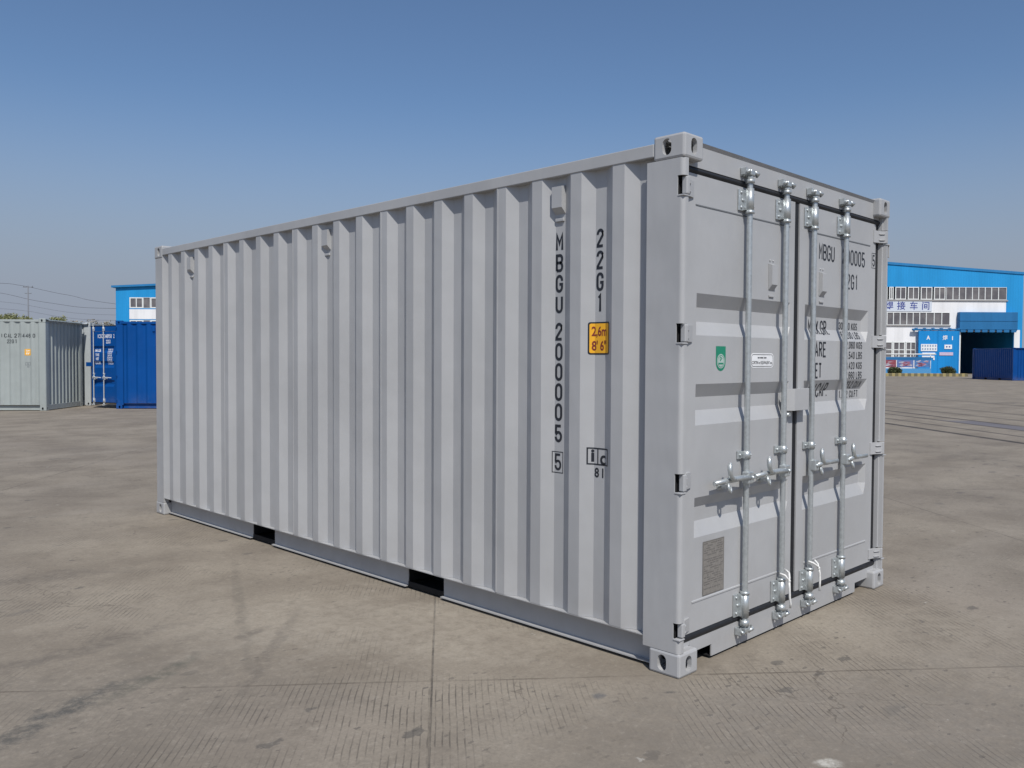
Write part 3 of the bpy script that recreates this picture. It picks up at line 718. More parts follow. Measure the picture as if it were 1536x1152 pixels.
# tined grooves
tw = gq.math('ADD', U, gq.math('MULTIPLY', gq.math('SUBTRACT', gq.noise(P, 0.9, 3), 0.5), 0.05))
gm = gq.math('MODULO', gq.math('ADD', gq.math('ADD', tw, gq.math('MULTIPLY', warp2, 0.35)), 560.0), 0.030)
gd = gq.math('ABSOLUTE', gq.math('SUBTRACT', gm, 0.015)); groove = gq.ramp(gd, 0.0042, 0.0010)
gmask = gq.math('MULTIPLY', gq.ramp(gq.noise(P, 0.75, 5, 0.6), 0.46, 0.62), gq.ramp(gq.noise(gq.vec(P, (1, 1, 1)), 7, 4, 0.6), 0.34, 0.62))
groove = gq.math('MULTIPLY', groove, gmask)
col_ = gq.mix(gq.math('MULTIPLY', groove, 0.75), col_, (0.085, 0.075, 0.064))
# pits and flecks
def spots(scale, r, seed, dens, stretch=(1, 1, 1)):
    v = gq.n('ShaderNodeTexVoronoi', feature='F1'); mp = gq.n('ShaderNodeMapping'); gq.put(mp.inputs[0], P)
    mp.inputs[1].default_value = (seed, seed*1.7, 0); mp.inputs[2].default_value = (0, 0, R(-42)); mp.inputs[3].default_value = stretch
    wn = gq.n('ShaderNodeVectorMath', operation='MULTIPLY_ADD'); nz = gq.n('ShaderNodeTexNoise'); gq.put(nz.inputs[0], P); nz.inputs['Scale'].default_value = scale*5; nz.inputs['Detail'].default_value = 3
    gq.put(wn.inputs[0], nz.outputs[1]); wn.inputs[1].default_value = (0.55/scale,)*3; gq.put(wn.inputs[2], mp.outputs[0])
    gq.put(v.inputs['Vector'], wn.outputs[0]); v.inputs['Scale'].default_value = scale
    wh = gq.n('ShaderNodeSeparateColor'); gq.put(wh.inputs[0], v.outputs['Color'])
    rr = gq.math('MULTIPLY', gq.math('POWER', wh.outputs[0], 2.5), r)
    on = gq.math('GREATER_THAN', wh.outputs[1], 1-dens)
    return gq.math('MULTIPLY', gq.ramp(gq.math('SUBTRACT', v.outputs['Distance'], rr), 0.05, -0.03), on)
fm = gq.ramp(gq.noise(P, 0.6, 3, 0.5), 0.35, 0.6)
s1 = gq.math('MULTIPLY', spots(17, 0.34, 3.1, 0.42, (1, 1.9, 1)), fm); s2 = gq.math('MULTIPLY', spots(4.5, 0.24, 11.3, 0.34, (1, 1.6, 1)), gq.ramp(fm, 0, 1, 0.35, 1)); s3 = spots(1.1, 0.22, 23.0, 0.30, (1, 1.5, 1))
s4 = spots(9, 0.16, 41.0, 0.05)
s5 = gq.math('MULTIPLY', spots(3.2, 0.40, 57.0, 0.55, (1, 2.4, 1)), gq.math('MULTIPLY', gq.ramp(U, 3.6, 4.4), gq.math('MULTIPLY', gq.ramp(U, 8.6, 7.6), gq.ramp(gq.noise(P, 0.9, 3), 0.35, 0.55))))
col_ = gq.mix(gq.math('MULTIPLY', s5, 0.55), col_, (0.120, 0.105, 0.095))
col_ = gq.mix(gq.math('MULTIPLY', s1, 0.62), col_, (0.095, 0.085, 0.075))
col_ = gq.mix(gq.math('MULTIPLY', s2, 0.62), col_, (0.085, 0.080, 0.074))
col_ = gq.mix(gq.math('MULTIPLY', s3, 0.42), col_, (0.115, 0.108, 0.100))
col_ = gq.mix(gq.math('MULTIPLY', s4, 0.55), col_, (0.50, 0.48, 0.43))
# long drifting streaks of dust and tyre rubber
st1 = gq.noise(gq.vec(P, (0.9, 0.9, 1)), 1.0, 3, 0.5)
cr = gq.n('ShaderNodeMapping'); gq.put(cr.inputs[0], P); cr.inputs[2].default_value = (0, 0, R(45)); cr.inputs[3].default_value = (0.10, 1.5, 1)
st2 = gq.noise(cr.outputs[0], 1.0, 5, 0.6, 0.6)
col_ = gq.mix(gq.math('MULTIPLY', gq.ramp(st2, 0.52, 0.72), 0.24), col_, (0.150, 0.130, 0.110))
col_ = gq.mix(gq.math('MULTIPLY', gq.ramp(st2, 0.46, 0.30), 0.20), col_, (0.350, 0.315, 0.265))
mottle = gq.noise(P, 5.5, 8, 0.78)
col_ = gq.mix(gq.math('MULTIPLY', gq.ramp(mottle, 0.52, 0.68), 0.38), col_, (0.150, 0.130, 0.105))
# joints, cracks, tracks
jm = gq.ramp(gq.noise(P, 3.0, 4, 0.6), 0.30, 0.55, 0.35, 1.0)
j1 = gq.math('MULTIPLY', period(U, -1.171, 4.95, 0.0065, gq.math('MULTIPLY', warp2, 0.5)), jm)
j2 = gq.math('MULTIPLY', period(V, 0.065, 5.6, 0.011, gq.math('ADD', warp2, gq.math('MULTIPLY', warp, 0.6))), gq.math('MULTIPLY', jm, gq.ramp(gq.noise(P, 1.7, 3), 0.38, 0.6, 0.25, 0.85)))
col_ = gq.mix(gq.math('MULTIPLY', j1, gq.ramp(gq.noise(P, 2.1, 4, 0.7), 0.38, 0.62, 0.35, 0.85)), col_, (0.045, 0.040, 0.036))
col_ = gq.mix(gq.math('MULTIPLY', j2, 0.75), col_, (0.085, 0.070, 0.055))
tr = None
for at, hw, k in ((9.60, 0.13, 1.0), (10.52, 0.10, 0.75), (11.55, 0.12, 0.85), (12.35, 0.13, 0.9), (13.6, 0.14, 0.55), (15.2, 0.20, 0.45), (18.5, 0.40, 0.35)):
    l_ = gq.math('MULTIPLY', line(U, at, hw, wv=warp), k); tr = l_ if tr is None else gq.math('MAXIMUM', tr, l_)
tr = gq.math('MULTIPLY', tr, gq.ramp(V, 3.0, 5.0))
tr = gq.math('MULTIPLY', tr, gq.ramp(gq.noise(P, 0.8, 4), 0.3, 0.5, 0.65, 1.0))
col_ = gq.mix(gq.math('MULTIPLY', tr, 0.95), col_, (0.05, 0.044, 0.042))
pu = gq.math('MULTIPLY', gq.math('MULTIPLY', gq.ramp(U, 11.55, 11.65), gq.ramp(U, 12.35, 12.2)), gq.ramp(gq.math('ADD', V, gq.math('MULTIPLY', warp, 30)), 17.4, 16.4))
col_ = gq.mix(gq.math('MULTIPLY', pu, 0.75), col_, (0.13, 0.13, 0.16))
# dark stains with a place of their own, and lens falloff painted as broad ground tone: (x, y, length-direction, half length, half width, strength)
def stain_or_falloff(cx, cy, ang, hl, hw, k, c=(0.07, 0.072, 0.07)):
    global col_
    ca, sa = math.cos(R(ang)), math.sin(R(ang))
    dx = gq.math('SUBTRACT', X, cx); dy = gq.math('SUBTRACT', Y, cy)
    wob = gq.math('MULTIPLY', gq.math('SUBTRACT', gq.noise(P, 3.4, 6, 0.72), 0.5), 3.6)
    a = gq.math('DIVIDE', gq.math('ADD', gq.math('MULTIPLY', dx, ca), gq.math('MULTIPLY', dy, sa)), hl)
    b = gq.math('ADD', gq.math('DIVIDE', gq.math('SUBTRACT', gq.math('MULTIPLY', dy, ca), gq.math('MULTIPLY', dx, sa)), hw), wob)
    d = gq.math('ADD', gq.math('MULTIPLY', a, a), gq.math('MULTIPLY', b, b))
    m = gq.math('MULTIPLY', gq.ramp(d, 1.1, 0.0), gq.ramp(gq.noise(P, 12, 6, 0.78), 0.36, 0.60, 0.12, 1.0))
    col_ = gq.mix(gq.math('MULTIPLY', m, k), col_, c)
stain_or_falloff(-2.0, 1.5, 25, 1.3, 0.9, 0.55, (0.165, 0.145, 0.120))  # lens vignette painted as a darker left foreground
stain_or_falloff(0.6, -1.3, -40, 2.6, 0.8, 0.40, (0.185, 0.168, 0.145))  # vignette darkening painted into the near right ground
stain_or_falloff(-0.5, 1.6, -48, 1.7, 0.7, 0.45, (0.370, 0.330, 0.268))  # brighter middle of the vignette, painted into the concrete colour
stain_or_falloff(1.7, -0.45, -45, 1.4, 0.35, 0.30, (0.360, 0.322, 0.262))
stain_or_falloff(-2.25, 1.62, 25, 0.55, 0.10, 0.75)
stain_or_falloff(-1.75, 1.78, 30, 0.40, 0.07, 0.55, (0.085, 0.09, 0.075))
stain_or_falloff(-1.85, 2.42, 8, 0.75, 0.10, 0.55, (0.12, 0.105, 0.09))
stain_or_falloff(-1.55, 4.15, -20, 0.70, 0.16, 0.45, (0.12, 0.105, 0.09))
stain_or_falloff(-1.15, 1.75, 48, 0.9, 0.05, 0.45, (0.12, 0.105, 0.09))
stain_or_falloff(-0.9, 2.6, 65, 1.6, 0.045, 0.40, (0.12, 0.108, 0.09))
stain_or_falloff(-0.42, 0.155, 30, 0.055, 0.045, 0.8, (0.12, 0.12, 0.12))
stain_or_falloff(-0.15, -0.06, -40, 0.05, 0.015, 0.7)
stain_or_falloff(-1.1, 2.05, 20, 0.16, 0.05, 0.6, (0.12, 0.105, 0.09))
stain_or_falloff(31.3, 6.8, -42, 1.6, 0.30, 0.8, (0.06, 0.06, 0.07))
stain_or_falloff(8.4, 3.1, 50, 1.6, 0.5, 0.30, (0.12, 0.105, 0.095))
stain_or_falloff(11.0, 1.8, 48, 4.0, 0.6, 0.25, (0.13, 0.115, 0.10))
stain_or_falloff(-0.30, -0.87, -40, 0.065, 0.035, 0.9, (0.55, 0.53, 0.47))
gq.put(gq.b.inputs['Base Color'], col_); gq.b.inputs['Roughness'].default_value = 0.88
gq.b.inputs['Specular IOR Level'].default_value = 0.25
grn = gq.noise(P, 22, 6, 0.8)
col_ = gq.mix(gq.ramp(grn, 0.52, 0.66, 0.0, 0.30), col_, (0.145, 0.127, 0.105)); col_ = gq.mix(gq.ramp(grn, 0.46, 0.34, 0.0, 0.22), col_, (0.42, 0.385, 0.325))
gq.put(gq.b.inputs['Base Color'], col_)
vc = gq.n('ShaderNodeTexVoronoi', feature='DISTANCE_TO_EDGE'); wv_ = gq.n('ShaderNodeVectorMath', operation='MULTIPLY_ADD'); nz_ = gq.n('ShaderNodeTexNoise'); gq.put(nz_.inputs[0], P); nz_.inputs['Scale'].default_value = 2.5; nz_.inputs['Detail'].default_value = 6
gq.put(wv_.inputs[0], nz_.outputs[1]); wv_.inputs[1].default_value = (0.5,)*3; gq.put(wv_.inputs[2], P); gq.put(vc.inputs['Vector'], wv_.outputs[0]); vc.inputs['Scale'].default_value = 0.55
crk = gq.math('MULTIPLY', gq.ramp(vc.outputs['Distance'], 0.0028, 0.0006), gq.ramp(gq.noise(P, 0.7, 3), 0.50, 0.58))
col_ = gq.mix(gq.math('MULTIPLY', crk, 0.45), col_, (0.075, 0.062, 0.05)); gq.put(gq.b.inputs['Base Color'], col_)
hgt = gq.math('SUBTRACT', gq.math('ADD', gq.math('MULTIPLY', fine, 0.35), gq.math('MULTIPLY', mid, 0.8)), gq.math('ADD', gq.math('MULTIPLY', groove, 0.55), gq.math('ADD', j1, gq.math('MULTIPLY', s1, 0.3))))
gq.bump(hgt, 0.55, 0.006)
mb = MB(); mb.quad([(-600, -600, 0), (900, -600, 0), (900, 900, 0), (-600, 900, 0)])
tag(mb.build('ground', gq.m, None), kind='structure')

# ================================================================== workshops
Fh = Vector((math.sin(YAW), math.cos(YAW), 0)); Uh = Vector((math.cos(YAW), -math.sin(YAW), 0))
def cladding(name, col, pitch=0.30, amt=0.10):
    q = NT(name); T = q.pos(True); s = q.n('ShaderNodeSeparateXYZ'); q.put(s.inputs[0], T)
    m = q.math('MODULO', q.math('ADD', s.outputs[0], 500.0), pitch); d = q.math('ABSOLUTE', q.math('SUBTRACT', m, pitch/2)); g = q.ramp(d, 0.05, 0.015)
    n = q.noise(q.vec(T, (0.6, 0.6, 0.12)), 1.0, 4)
    c = q.mix(q.ramp(n, 0.35, 0.7), tuple(x*1.06 for x in col), tuple(x*0.90 for x in col)); c = q.mix(q.math('MULTIPLY', g, amt), c, tuple(x*0.6 for x in col))
    q.put(q.b.inputs['Base Color'], c); q.b.inputs['Roughness'].default_value = 0.55; q.b.inputs['Specular IOR Level'].default_value = 0.2; q.bump(g, 0.4, 0.02); return q.m
M['sky_clad'] = cladding('blue_sheet_cladding', (0.022, 0.285, 0.62))
M['sky_gate'] = cladding('blue_gate_sheet', (0.012, 0.235, 0.58), 0.35, 0.06)
M['white_clad'] = cladding('white_sheet_cladding', (0.80, 0.80, 0.80), 0.9, 0.08)
M['canopy'] = cladding('teal_sheet', (0.025, 0.15, 0.34), 0.8, 0.06)
M['frame'] = plain('white_window_frame', (0.72, 0.74, 0.72), 0.5)
M['concrete'] = plain('grey_plaster', (0.30, 0.29, 0.28), 0.8)
gl = NT('dusty_window_glass'); gp = gl.pos(False); gn = gl.noise(gp, 0.7, 4)
gl.put(gl.b.inputs['Base Color'], gl.mix(gl.ramp(gn, 0.35, 0.7), (0.11, 0.105, 0.115), (0.19, 0.18, 0.18))); gl.b.inputs['Roughness'].default_value = 0.22
M['glass'] = gl.m
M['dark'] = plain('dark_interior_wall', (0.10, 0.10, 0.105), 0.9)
M['logo_blue'] = plain('indigo_wall_lettering', (0.035, 0.055, 0.26), 0.6)
M['zinc_roof'] = cladding('roof_sheet', (0.03, 0.20, 0.44))

class Facade:
    """local frame: x along the wall (to the right), y away from the yard, z up"""
    def __init__(s, name, depth, label, cx=None):
        s.o = CAM + Fh*depth; s.o.z = 0; s.depth = depth
        s.root = empty(name, s.o, -YAW, label, 'building')
    def uz(s, px, py):
        d = ray(px, py); t = s.depth/d.dot(Fh); p = CAM+d*t; return (p-s.o).dot(Uh), p.z
def wall_cells(mb, x0, z0, x1, z1, holes, y0=0.0, y1=0.22):
    xs = sorted({x0, x1, *[h[0] for h in holes], *[h[2] for h in holes]}); zs = sorted({z0, z1, *[h[1] for h in holes], *[h[3] for h in holes]})
    xs = [x for x in xs if x0 <= x <= x1]; zs = [z for z in zs if z0 <= z <= z1]
    def hol(i, j):
        if i < 0 or j < 0 or i >= len(xs)-1 or j >= len(zs)-1: return True
        cx, cz = (xs[i]+xs[i+1])/2, (zs[j]+zs[j+1])/2
        return any(h[0] < cx < h[2] and h[1] < cz < h[3] for h in holes)
    for i in range(len(xs)-1):
        for j in range(len(zs)-1):
            if hol(i, j): continue
            a, b, c, d = xs[i], xs[i+1], zs[j], zs[j+1]
            mb.quad([(a, y0, c), (b, y0, c), (b, y0, d), (a, y0, d)]); mb.quad([(a, y1, c), (a, y1, d), (b, y1, d), (b, y1, c)])
            if hol(i-1, j): mb.quad([(a, y0, c), (a, y0, d), (a, y1, d), (a, y1, c)])
            if hol(i+1, j): mb.quad([(b, y0, c), (b, y1, c), (b, y1, d), (b, y0, d)])
            if hol(i, j-1): mb.quad([(a, y0, c), (a, y1, c), (b, y1, c), (b, y0, c)])
            if hol(i, j+1): mb.quad([(a, y0, d), (b, y0, d), (b, y1, d), (a, y1, d)])
def window(root, x0, z0, x1, z1, cols=2, rows=1, t=0.07):
    mb = MB(); mb.box(x0, -0.02, z0, x1, 0.10, z0+t); mb.box(x0, -0.02, z1-t, x1, 0.10, z1); mb.box(x0, -0.02, z0+t, x0+t, 0.10, z1-t); mb.box(x1-t, -0.02, z0+t, x1, 0.10, z1-t)
    for k in range(1, cols): c = x0+(x1-x0)*k/cols; mb.box(c-t*0.4, -0.01, z0+t, c+t*0.4, 0.09, z1-t)
    for k in range(1, rows): c = z0+(z1-z0)*k/rows; mb.box(x0+t, -0.005, c-t*0.4, x1-t, 0.085, c+t*0.4)
    o = mb.build('window', M['frame'], root)
    mb = MB(); mb.box(x0+t*0.5, 0.04, z0+t*0.5, x1-t*0.5, 0.06, z1-t*0.5); mb.build('pane', M['glass'], o)
    return o

# --- right-hand workshop
FW = Facade('workshop_building', 98.0, 'bright blue steel workshop with white lettered band and open gateway at right')
rt = FW.root
uz = FW.uz
xr, zr = uz(1535.5, 408.2); xl_, zl_ = uz(1336, 393.2)
slope = (zl_-zr)/(xr-xl_)
xridge = uz(1140, 380)[0]; zridge = zr+slope*(xr-xridge); xleft = xridge-(xr-xridge)
zE = zr-0.25
_, zu1 = uz(1420, 430.6); _, zu0 = uz(1420, 449.6); _, zb0 = uz(1420, 467.6); _, zl1 = uz(1380, 468.6); _, zl0 = uz(1380, 487.4)
xw1 = uz(1510.5, 440)[0]; xlw1 = uz(1425, 478)[0]; xg0 = uz(1436.8, 520)[0]; xg1 = uz(1520, 520)[0]; zg1 = uz(1480, 497.5)[1]
xwb = uz(1435, 500)[0]
_, zq1 = uz(1350, 512.3); _, zq0 = uz(1350, 537.0); xq1 = uz(1374.5, 520)[0]
upper = []; e = [230, 330, 438, 547, 656]
X5 = lambda zx: 1300+zx/5.4873
pitch_w = X5(330)-X5(230)
edges = [X5(v) for v in (178, 228, 332, 438, 547, 655, 710, 762, 815, 870, 922, 975, 1028, 1085, 1152)]
uw = [(uz(a, 440)[0], uz(b, 440)[0]) for a, b in zip(edges, edges[1:])]
stepw = uw[1][1]-uw[1][0]
k = uw[0][0]
left_w = []
while k-stepw > xleft+6: left_w.append((k-stepw, k)); k -= stepw
allw = left_w[::-1]+uw
le = [X5(v) for v in (168, 220, 275, 330, 382, 436, 490, 555, 618, 684)]
lw_ = [(uz(a, 478)[0], uz(b, 478)[0]) for a, b in zip(le, le[1:])]
stl = lw_[1][1]-lw_[1][0]; k = lw_[0][0]; lowleft = []
while k-stl > xleft+6: lowleft.append((k-stl, k)); k -= stl
lowall = lowleft[::-1]+lw_
holes = [(allw[0][0], zu0, xw1, zu1), (lowall[0][0], zl0, lw_[-1][1], zl1), (xg0, -1, xg1, zg1), (uz(X5(60), 520)[0], zq0, xq1, zq1)]
# wall: blue frame and white field
mb = MB(); bl = uz(X5(1150), 440)[0]
wall_cells(mb, xleft, zu0, xr, zE, holes); wall_cells(mb, bl, 0, xr, zu0, holes); wall_cells(mb, xleft, 0, allw[0][0], zu0, holes)
mb.quad([(xleft, 0, zE), (xr, 0, zE), (xridge, 0, zridge-0.25)]); mb.quad([(xleft, 0.22, zE), (xridge, 0.22, zridge-0.25), (xr, 0.22, zE)])
body = mb.build('wall', M['sky_clad'], rt, fix=False)
mb = MB(); wall_cells(mb, allw[0][0], 0, bl, zu0, holes, 0.01, 0.20); mb.build('wall', M['white_clad'], rt, fix=False)
mb = MB(); DEP = 42.0
mb.box(xr-0.2, 0.22, 0, xr-0.002, DEP, zE); mb.build('side_wall', M['sky_clad'], rt); mb = MB(); mb.box(xleft+0.002, 0.22, 0, xleft+0.2, DEP, zE); mb.build('side_wall', M['sky_clad'], rt)
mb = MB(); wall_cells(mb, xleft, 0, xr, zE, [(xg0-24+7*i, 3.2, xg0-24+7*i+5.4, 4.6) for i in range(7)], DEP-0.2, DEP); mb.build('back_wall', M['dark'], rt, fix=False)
mb = MB()
for s1_, e1 in ((xleft, -1), (xr, 1)):
    mb.quad([(s1_+0.35*e1, -0.10, zr-0.02), (xridge, -0.10, zridge), (xridge, DEP, zridge), (s1_+0.35*e1, DEP, zr-0.02)])
    mb.quad([(s1_+0.35*e1, -0.10, zr-0.30), (xridge, -0.10, zridge-0.28), (xridge, DEP, zridge-0.28), (s1_+0.35*e1, DEP, zr-0.30)])
    mb.quad([(s1_+0.35*e1, -0.10, zr-0.30), (s1_+0.35*e1, -0.10, zr-0.02), (xridge, -0.10, zridge), (xridge, -0.10, zridge-0.28)])
    mb.quad([(s1_+0.35*e1, -0.10, zr-0.30), (s1_+0.35*e1, DEP, zr-0.30), (s1_+0.35*e1, DEP, zr-0.02), (s1_+0.35*e1, -0.10, zr-0.02)])
mb.build('roof', M['zinc_roof'], rt, fix=False)
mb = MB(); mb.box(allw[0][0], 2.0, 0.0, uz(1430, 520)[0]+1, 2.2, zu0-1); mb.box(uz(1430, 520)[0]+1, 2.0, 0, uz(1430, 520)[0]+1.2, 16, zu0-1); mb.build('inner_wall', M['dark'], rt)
for i, (a, b) in enumerate(allw):
    if i < len(left_w)+5: window(rt, a+0.10, zu0, b-0.10, zu1, 2, 1, 0.10)
    else: window(rt, a+0.002, zu0, b-0.002, zu1, 1, 1, 0.045)
for a, b in lowall: window(rt, a+0.002, zl0, b-0.002, zl1, 1, 1, 0.045)
qa = uz(X5(60), 520)[0]; qs = [qa, uz(X5(215), 520)[0], uz(X5(318), 520)[0], xq1]
for a, b in zip(qs, qs[1:]): window(rt, a+0.02, zq0, b-0.02, zq1, 2, 2, 0.13)
# sills under the strips
mb = MB(); mb.box(allw[0][0]-0.1, -0.10, zu0-0.16, xw1+0.1, -0.004, zu0-0.02); mb.box(lowall[0][0]-0.1, -0.10, zl0-0.16, lw_[-1][1]+0.1, -0.004, zl0-0.02); mb.build('window_sill', M['concrete'], rt)
# pale sign band with lettering
mb = MB(); sx1 = uz(X5(535), 460)[0]; mb.box(uz(1296, 460)[0], -0.05, uz(1340, 467.0)[1], sx1, -0.004, uz(1340, 451.6)[1]); band = mb.build('sign_band', plain('pale_sign_board', (0.58, 0.63, 0.70), 0.6), rt)
bm = bmesh.new(); cz_ = uz(1350, 459.5)[1]; h_ = (uz(1350, 453)[1]-uz(1350, 466)[1])
for ch, zx in (('焊', 184), ('接', 283), ('车', 386), ('间', 484)): font2(ch, uz(X5(zx), 459.5)[0], cz_, h_*1.0, 1.0, 0.012, bm=bm)
decal('lettering', bm, lambda s, t: (s, -0.06, t), M['logo_blue'], band)
# roller canopy over the gateway
ca, cb = uz(1435.5, 490)[0], uz(1522, 490)[0]; cz1 = uz(1480, 468.6)[1]; cz0 = uz(1480, 498.0)[1]
mb = MB(); mb.box(ca, -0.6, cz0+0.25, cb, -0.01, cz1, 0.03); mb.box(ca, -0.64, (cz0+cz1)/2+0.1, cb, -0.601, (cz0+cz1)/2+0.18); cano = mb.build('gate_canopy', M['canopy'], rt)
mb = MB(); n = 8
for i in range(n): a = ca+(cb-ca)*i/n; mb.box(a+0.1, -0.62, cz0-0.05, a+(cb-ca)/n-0.15, -0.5, cz0+0.24)
mb.box(ca, -0.49, cz0+0.12, cb, -0.2, cz0+0.24); mb.build('canopy_fringe', M['canopy'], cano)
mb = MB(); pa, pb = uz(1434.6, 530)[0], uz(1436.8, 530)[0]; mb.box(pa, -0.35, 0, pb+0.12, -0.1, cz0, 0.02); mb.build('gate_post', M['frame'], rt)
mb = MB(); mb.box(uz(1520.5, 520)[0], -0.05, uz(1528, 528)[1], xr-0.3, -0.01, zg1+0.2); mb.build('wall_panel', M['white_clad'], rt)
# sliding gate leaves and their rail
zs1 = uz(1400, 496)[1]
mb = MB(); mb.box(uz(1366, 495)[0], -0.55, zs1, uz(1436, 495)[0], -0.25, zs1+0.22, 0.03)
for i in range(6): a = uz(1370+i*12.5, 495)[0]; mb.box(a, -0.6, zs1+0.05, a+0.25, -0.2, zs1+0.30, 0.03)
mb.build('gate_rail', M['canopy'], rt)
g = [(X5(414), X5(569)), (X5(573), X5(738))]
leaves = []
for a, b in g:
    a, b = uz(a, 520)[0], uz(b, 520)[0]
    mb = MB(); mb.box(a, -0.50, 0.05, b, -0.36, zs1-0.02, 0.02)
    for q in (0.0, 1.0): c = a+(b-a)*q; mb.box(c-0.06, -0.53, 0.05, c+0.06, -0.33, zs1-0.03)
    leaves.append(mb.build('sliding_gate', M['sky_gate'], rt))
def on_gate(s, t): return (s, -0.515, t)
def zz(v): return uz(1400, 380+v/5.4873)[1]
def xx(v): return uz(X5(v), 520)[0]
bm = font2('A', xx(488), zz(697), 0.62, 0.9, 0.02); decal('lettering', bm, on_gate, M['white'], leaves[0])
bm = font2('焊', xx(626), zz(698), 0.58, 1.0, 0.008); font2('1', xx(686), zz(700), 0.6, 1.0, 0.02, bm=bm); decal('lettering', bm, on_gate, M['white'], leaves[1])
mb = MB(); mb.box(xx(428), -0.56, zz(805), xx(560), -0.51, zz(748)); bd = mb.build('notice_panel', M['white'], leaves[0])
bm = bmesh.new()
for i in range(6):
    for j in range(2): x_ = xx(436+i*21); z_ = zz(770+j*26); rect2(bm, x_, z_, x_+0.16, z_+0.22)
decal('notice_marks', bm, lambda s, t: (s, -0.565, t), plain('blue_grey_marks', (0.25, 0.33, 0.45), 0.6), bd)
for a_, b_, c_, d_2 in ((440, 832, 545, 818), (438, 860, 540, 843), (530, 878, 542, 850)):
    mb = MB(); mb.box(xx(a_), -0.56, zz(b_), xx(c_), -0.51, zz(d_2)); mb.build('notice_strip', M['white'], leaves[0])
mb = MB(); mb.box(xx(620), -0.56, zz(787), xx(682), -0.51, zz(752)); bd = mb.build('notice_panel', M['white'], leaves[1])
bm = rect2(bmesh.new(), xx(632), zz(775), xx(645), zz(764)); rect2(bm, xx(655), zz(775), xx(668), zz(764)); decal('notice_marks', bm, lambda s, t: (s, -0.565, t), M['logo_blue'], bd)
mb = MB(); mb.box(xx(580), -0.56, zz(840), xx(692), -0.51, zz(814)); bd = mb.build('notice_strip', plain('pink_strip', (0.55, 0.45, 0.58), 0.6), leaves[1])

# --- workshop seen past the far end of the container
FL = Facade('workshop_building', 126.0, 'bright blue workshop with white band rising behind the blue container at left')
rt2 = FL.root; uz2 = FL.uz
x0_, z0_ = uz2(173.5, 428.5); x1_, z1_ = uz2(232, 426.0); sl2 = (z1_-z0_)/(x1_-x0_); xrd = x0_+26; zrd = z0_+26*sl2*1.0; xrr = x0_+52
_, a1_ = uz2(205, 446.0); _, a0_ = uz2(205, 462.2); _, w1_ = uz2(205, 463.8); _, w0_ = uz2(205, 478.6); _, c1_ = uz2(205, 480.0)
c0_ = c1_-(a1_-a0_); xa_ = uz2(194.0, 450)[0]; pw = uz2(214.8, 450)[0]-xa_; gp_ = uz2(225.4, 450)[0]-uz2(214.8, 450)[0]
mb = MB(); ww_ = []
k = xa_
while k+pw < xrr-5: ww_.append((k, k+pw)); ww_.append((k+pw, k+pw+gp_)); k += pw+gp_
xe_ = ww_[-1][1]
hol = [(xa_, a0_, xe_, a1_), (xa_, c0_, xe_, c1_)]
wall_cells(mb, x0_, 0, xrr, z0_-0.2, hol+[(xa_, w0_, xe_, w1_)]); mb.quad([(x0_, 0, z0_-0.2), (xrr, 0, z0_-0.2), (xrd, 0, zrd-0.2)])
mb.build('wall', M['sky_clad'], rt2, fix=False)
mb = MB(); mb.box(xa_, -0.03, w0_, xe_, 0.15, w1_); mb.build('white_band', M['white_clad'], rt2)
mb = MB(); mb.box(x0_+0.002, 0.22, 0, x0_+0.2, 40, z0_-0.2); mb.box(xrr-0.2, 0.22, 0, xrr-0.002, 40, z0_-0.2); mb.box(x0_+0.2, 39.8, 0, xrr-0.2, 40, z0_-0.2); mb.build('side_wall', M['sky_clad'], rt2)
mb = MB()
for s1_, e1 in ((x0_-0.5, 1), (xrr+0.5, -1)):
    mb.quad([(s1_, -0.4, z0_), (xrd, -0.4, zrd), (xrd, 40, zrd), (s1_, 40, z0_)]); mb.quad([(s1_, -0.4, z0_-0.3), (xrd, -0.4, zrd-0.3), (xrd, 40, zrd-0.3), (s1_, 40, z0_-0.3)])
    mb.quad([(s1_, -0.4, z0_-0.3), (s1_, -0.4, z0_), (xrd, -0.4, zrd), (xrd, -0.4, zrd-0.3)]); mb.quad([(s1_, -0.4, z0_-0.3), (s1_, 40, z0_-0.3), (s1_, 40, z0_), (s1_, -0.4, z0_)])
mb.build('roof', M['zinc_roof'], rt2, fix=False)
for i, (a, b) in enumerate(ww_):
    for zA, zB in ((a0_, a1_), (c0_, c1_)):
        if i % 2 == 0: window(rt2, a+0.02, zA, b-0.02, zB, 2, 1, 0.16)
        else: window(rt2, a+0.02, zA, b-0.02, zB, 1, 1, 0.05)

# ================================================================== kerb, boards, bushes in front of the right workshop
def at(px, depth):
    d = ray(px, 560); t = depth/d.dot(Fh); p = CAM+d*t; return Vector((p.x, p.y, 0))
q = NT('yellow_black_kerb'); T = q.pos(True); s = q.n('ShaderNodeSeparateXYZ'); q.put(s.inputs[0], T)
m = q.math('MODULO', q.math('ADD', s.outputs[0], 100.0), 0.62); st = q.math('GREATER_THAN', m, 0.34)
q.put(q.b.inputs['Base Color'], q.mix(st, (0.15, 0.13, 0.07), (0.33, 0.27, 0.12))); q.b.inputs['Roughness'].default_value = 0.8
def kerb(pa, pb, dep):
    a, b = at(pa, dep), at(pb, dep); ln = (b-a).length
    mb = MB(); mb.box(0, 0, -0.05, ln, 0.25, 0.30, 0.03); o = mb.build('kerb', q.m, None); o.location = a; o.rotation_euler = (0, 0, -YAW); tag(o, kind='structure')
kerb(1250, 1451.5, 83)
mb = MB(); a, b = at(1240, 83.3), at(1452, 83.3); mb.box(0, 0, -0.05, (b-a).length, 2.6, 0.18)
o = mb.build('planting_bed', plain('dry_earth', (0.16, 0.13, 0.09), 0.95, 0, 0.3, 3), None); o.location = a; o.rotation_euler = (0, 0, -YAW); tag(o, kind='structure')

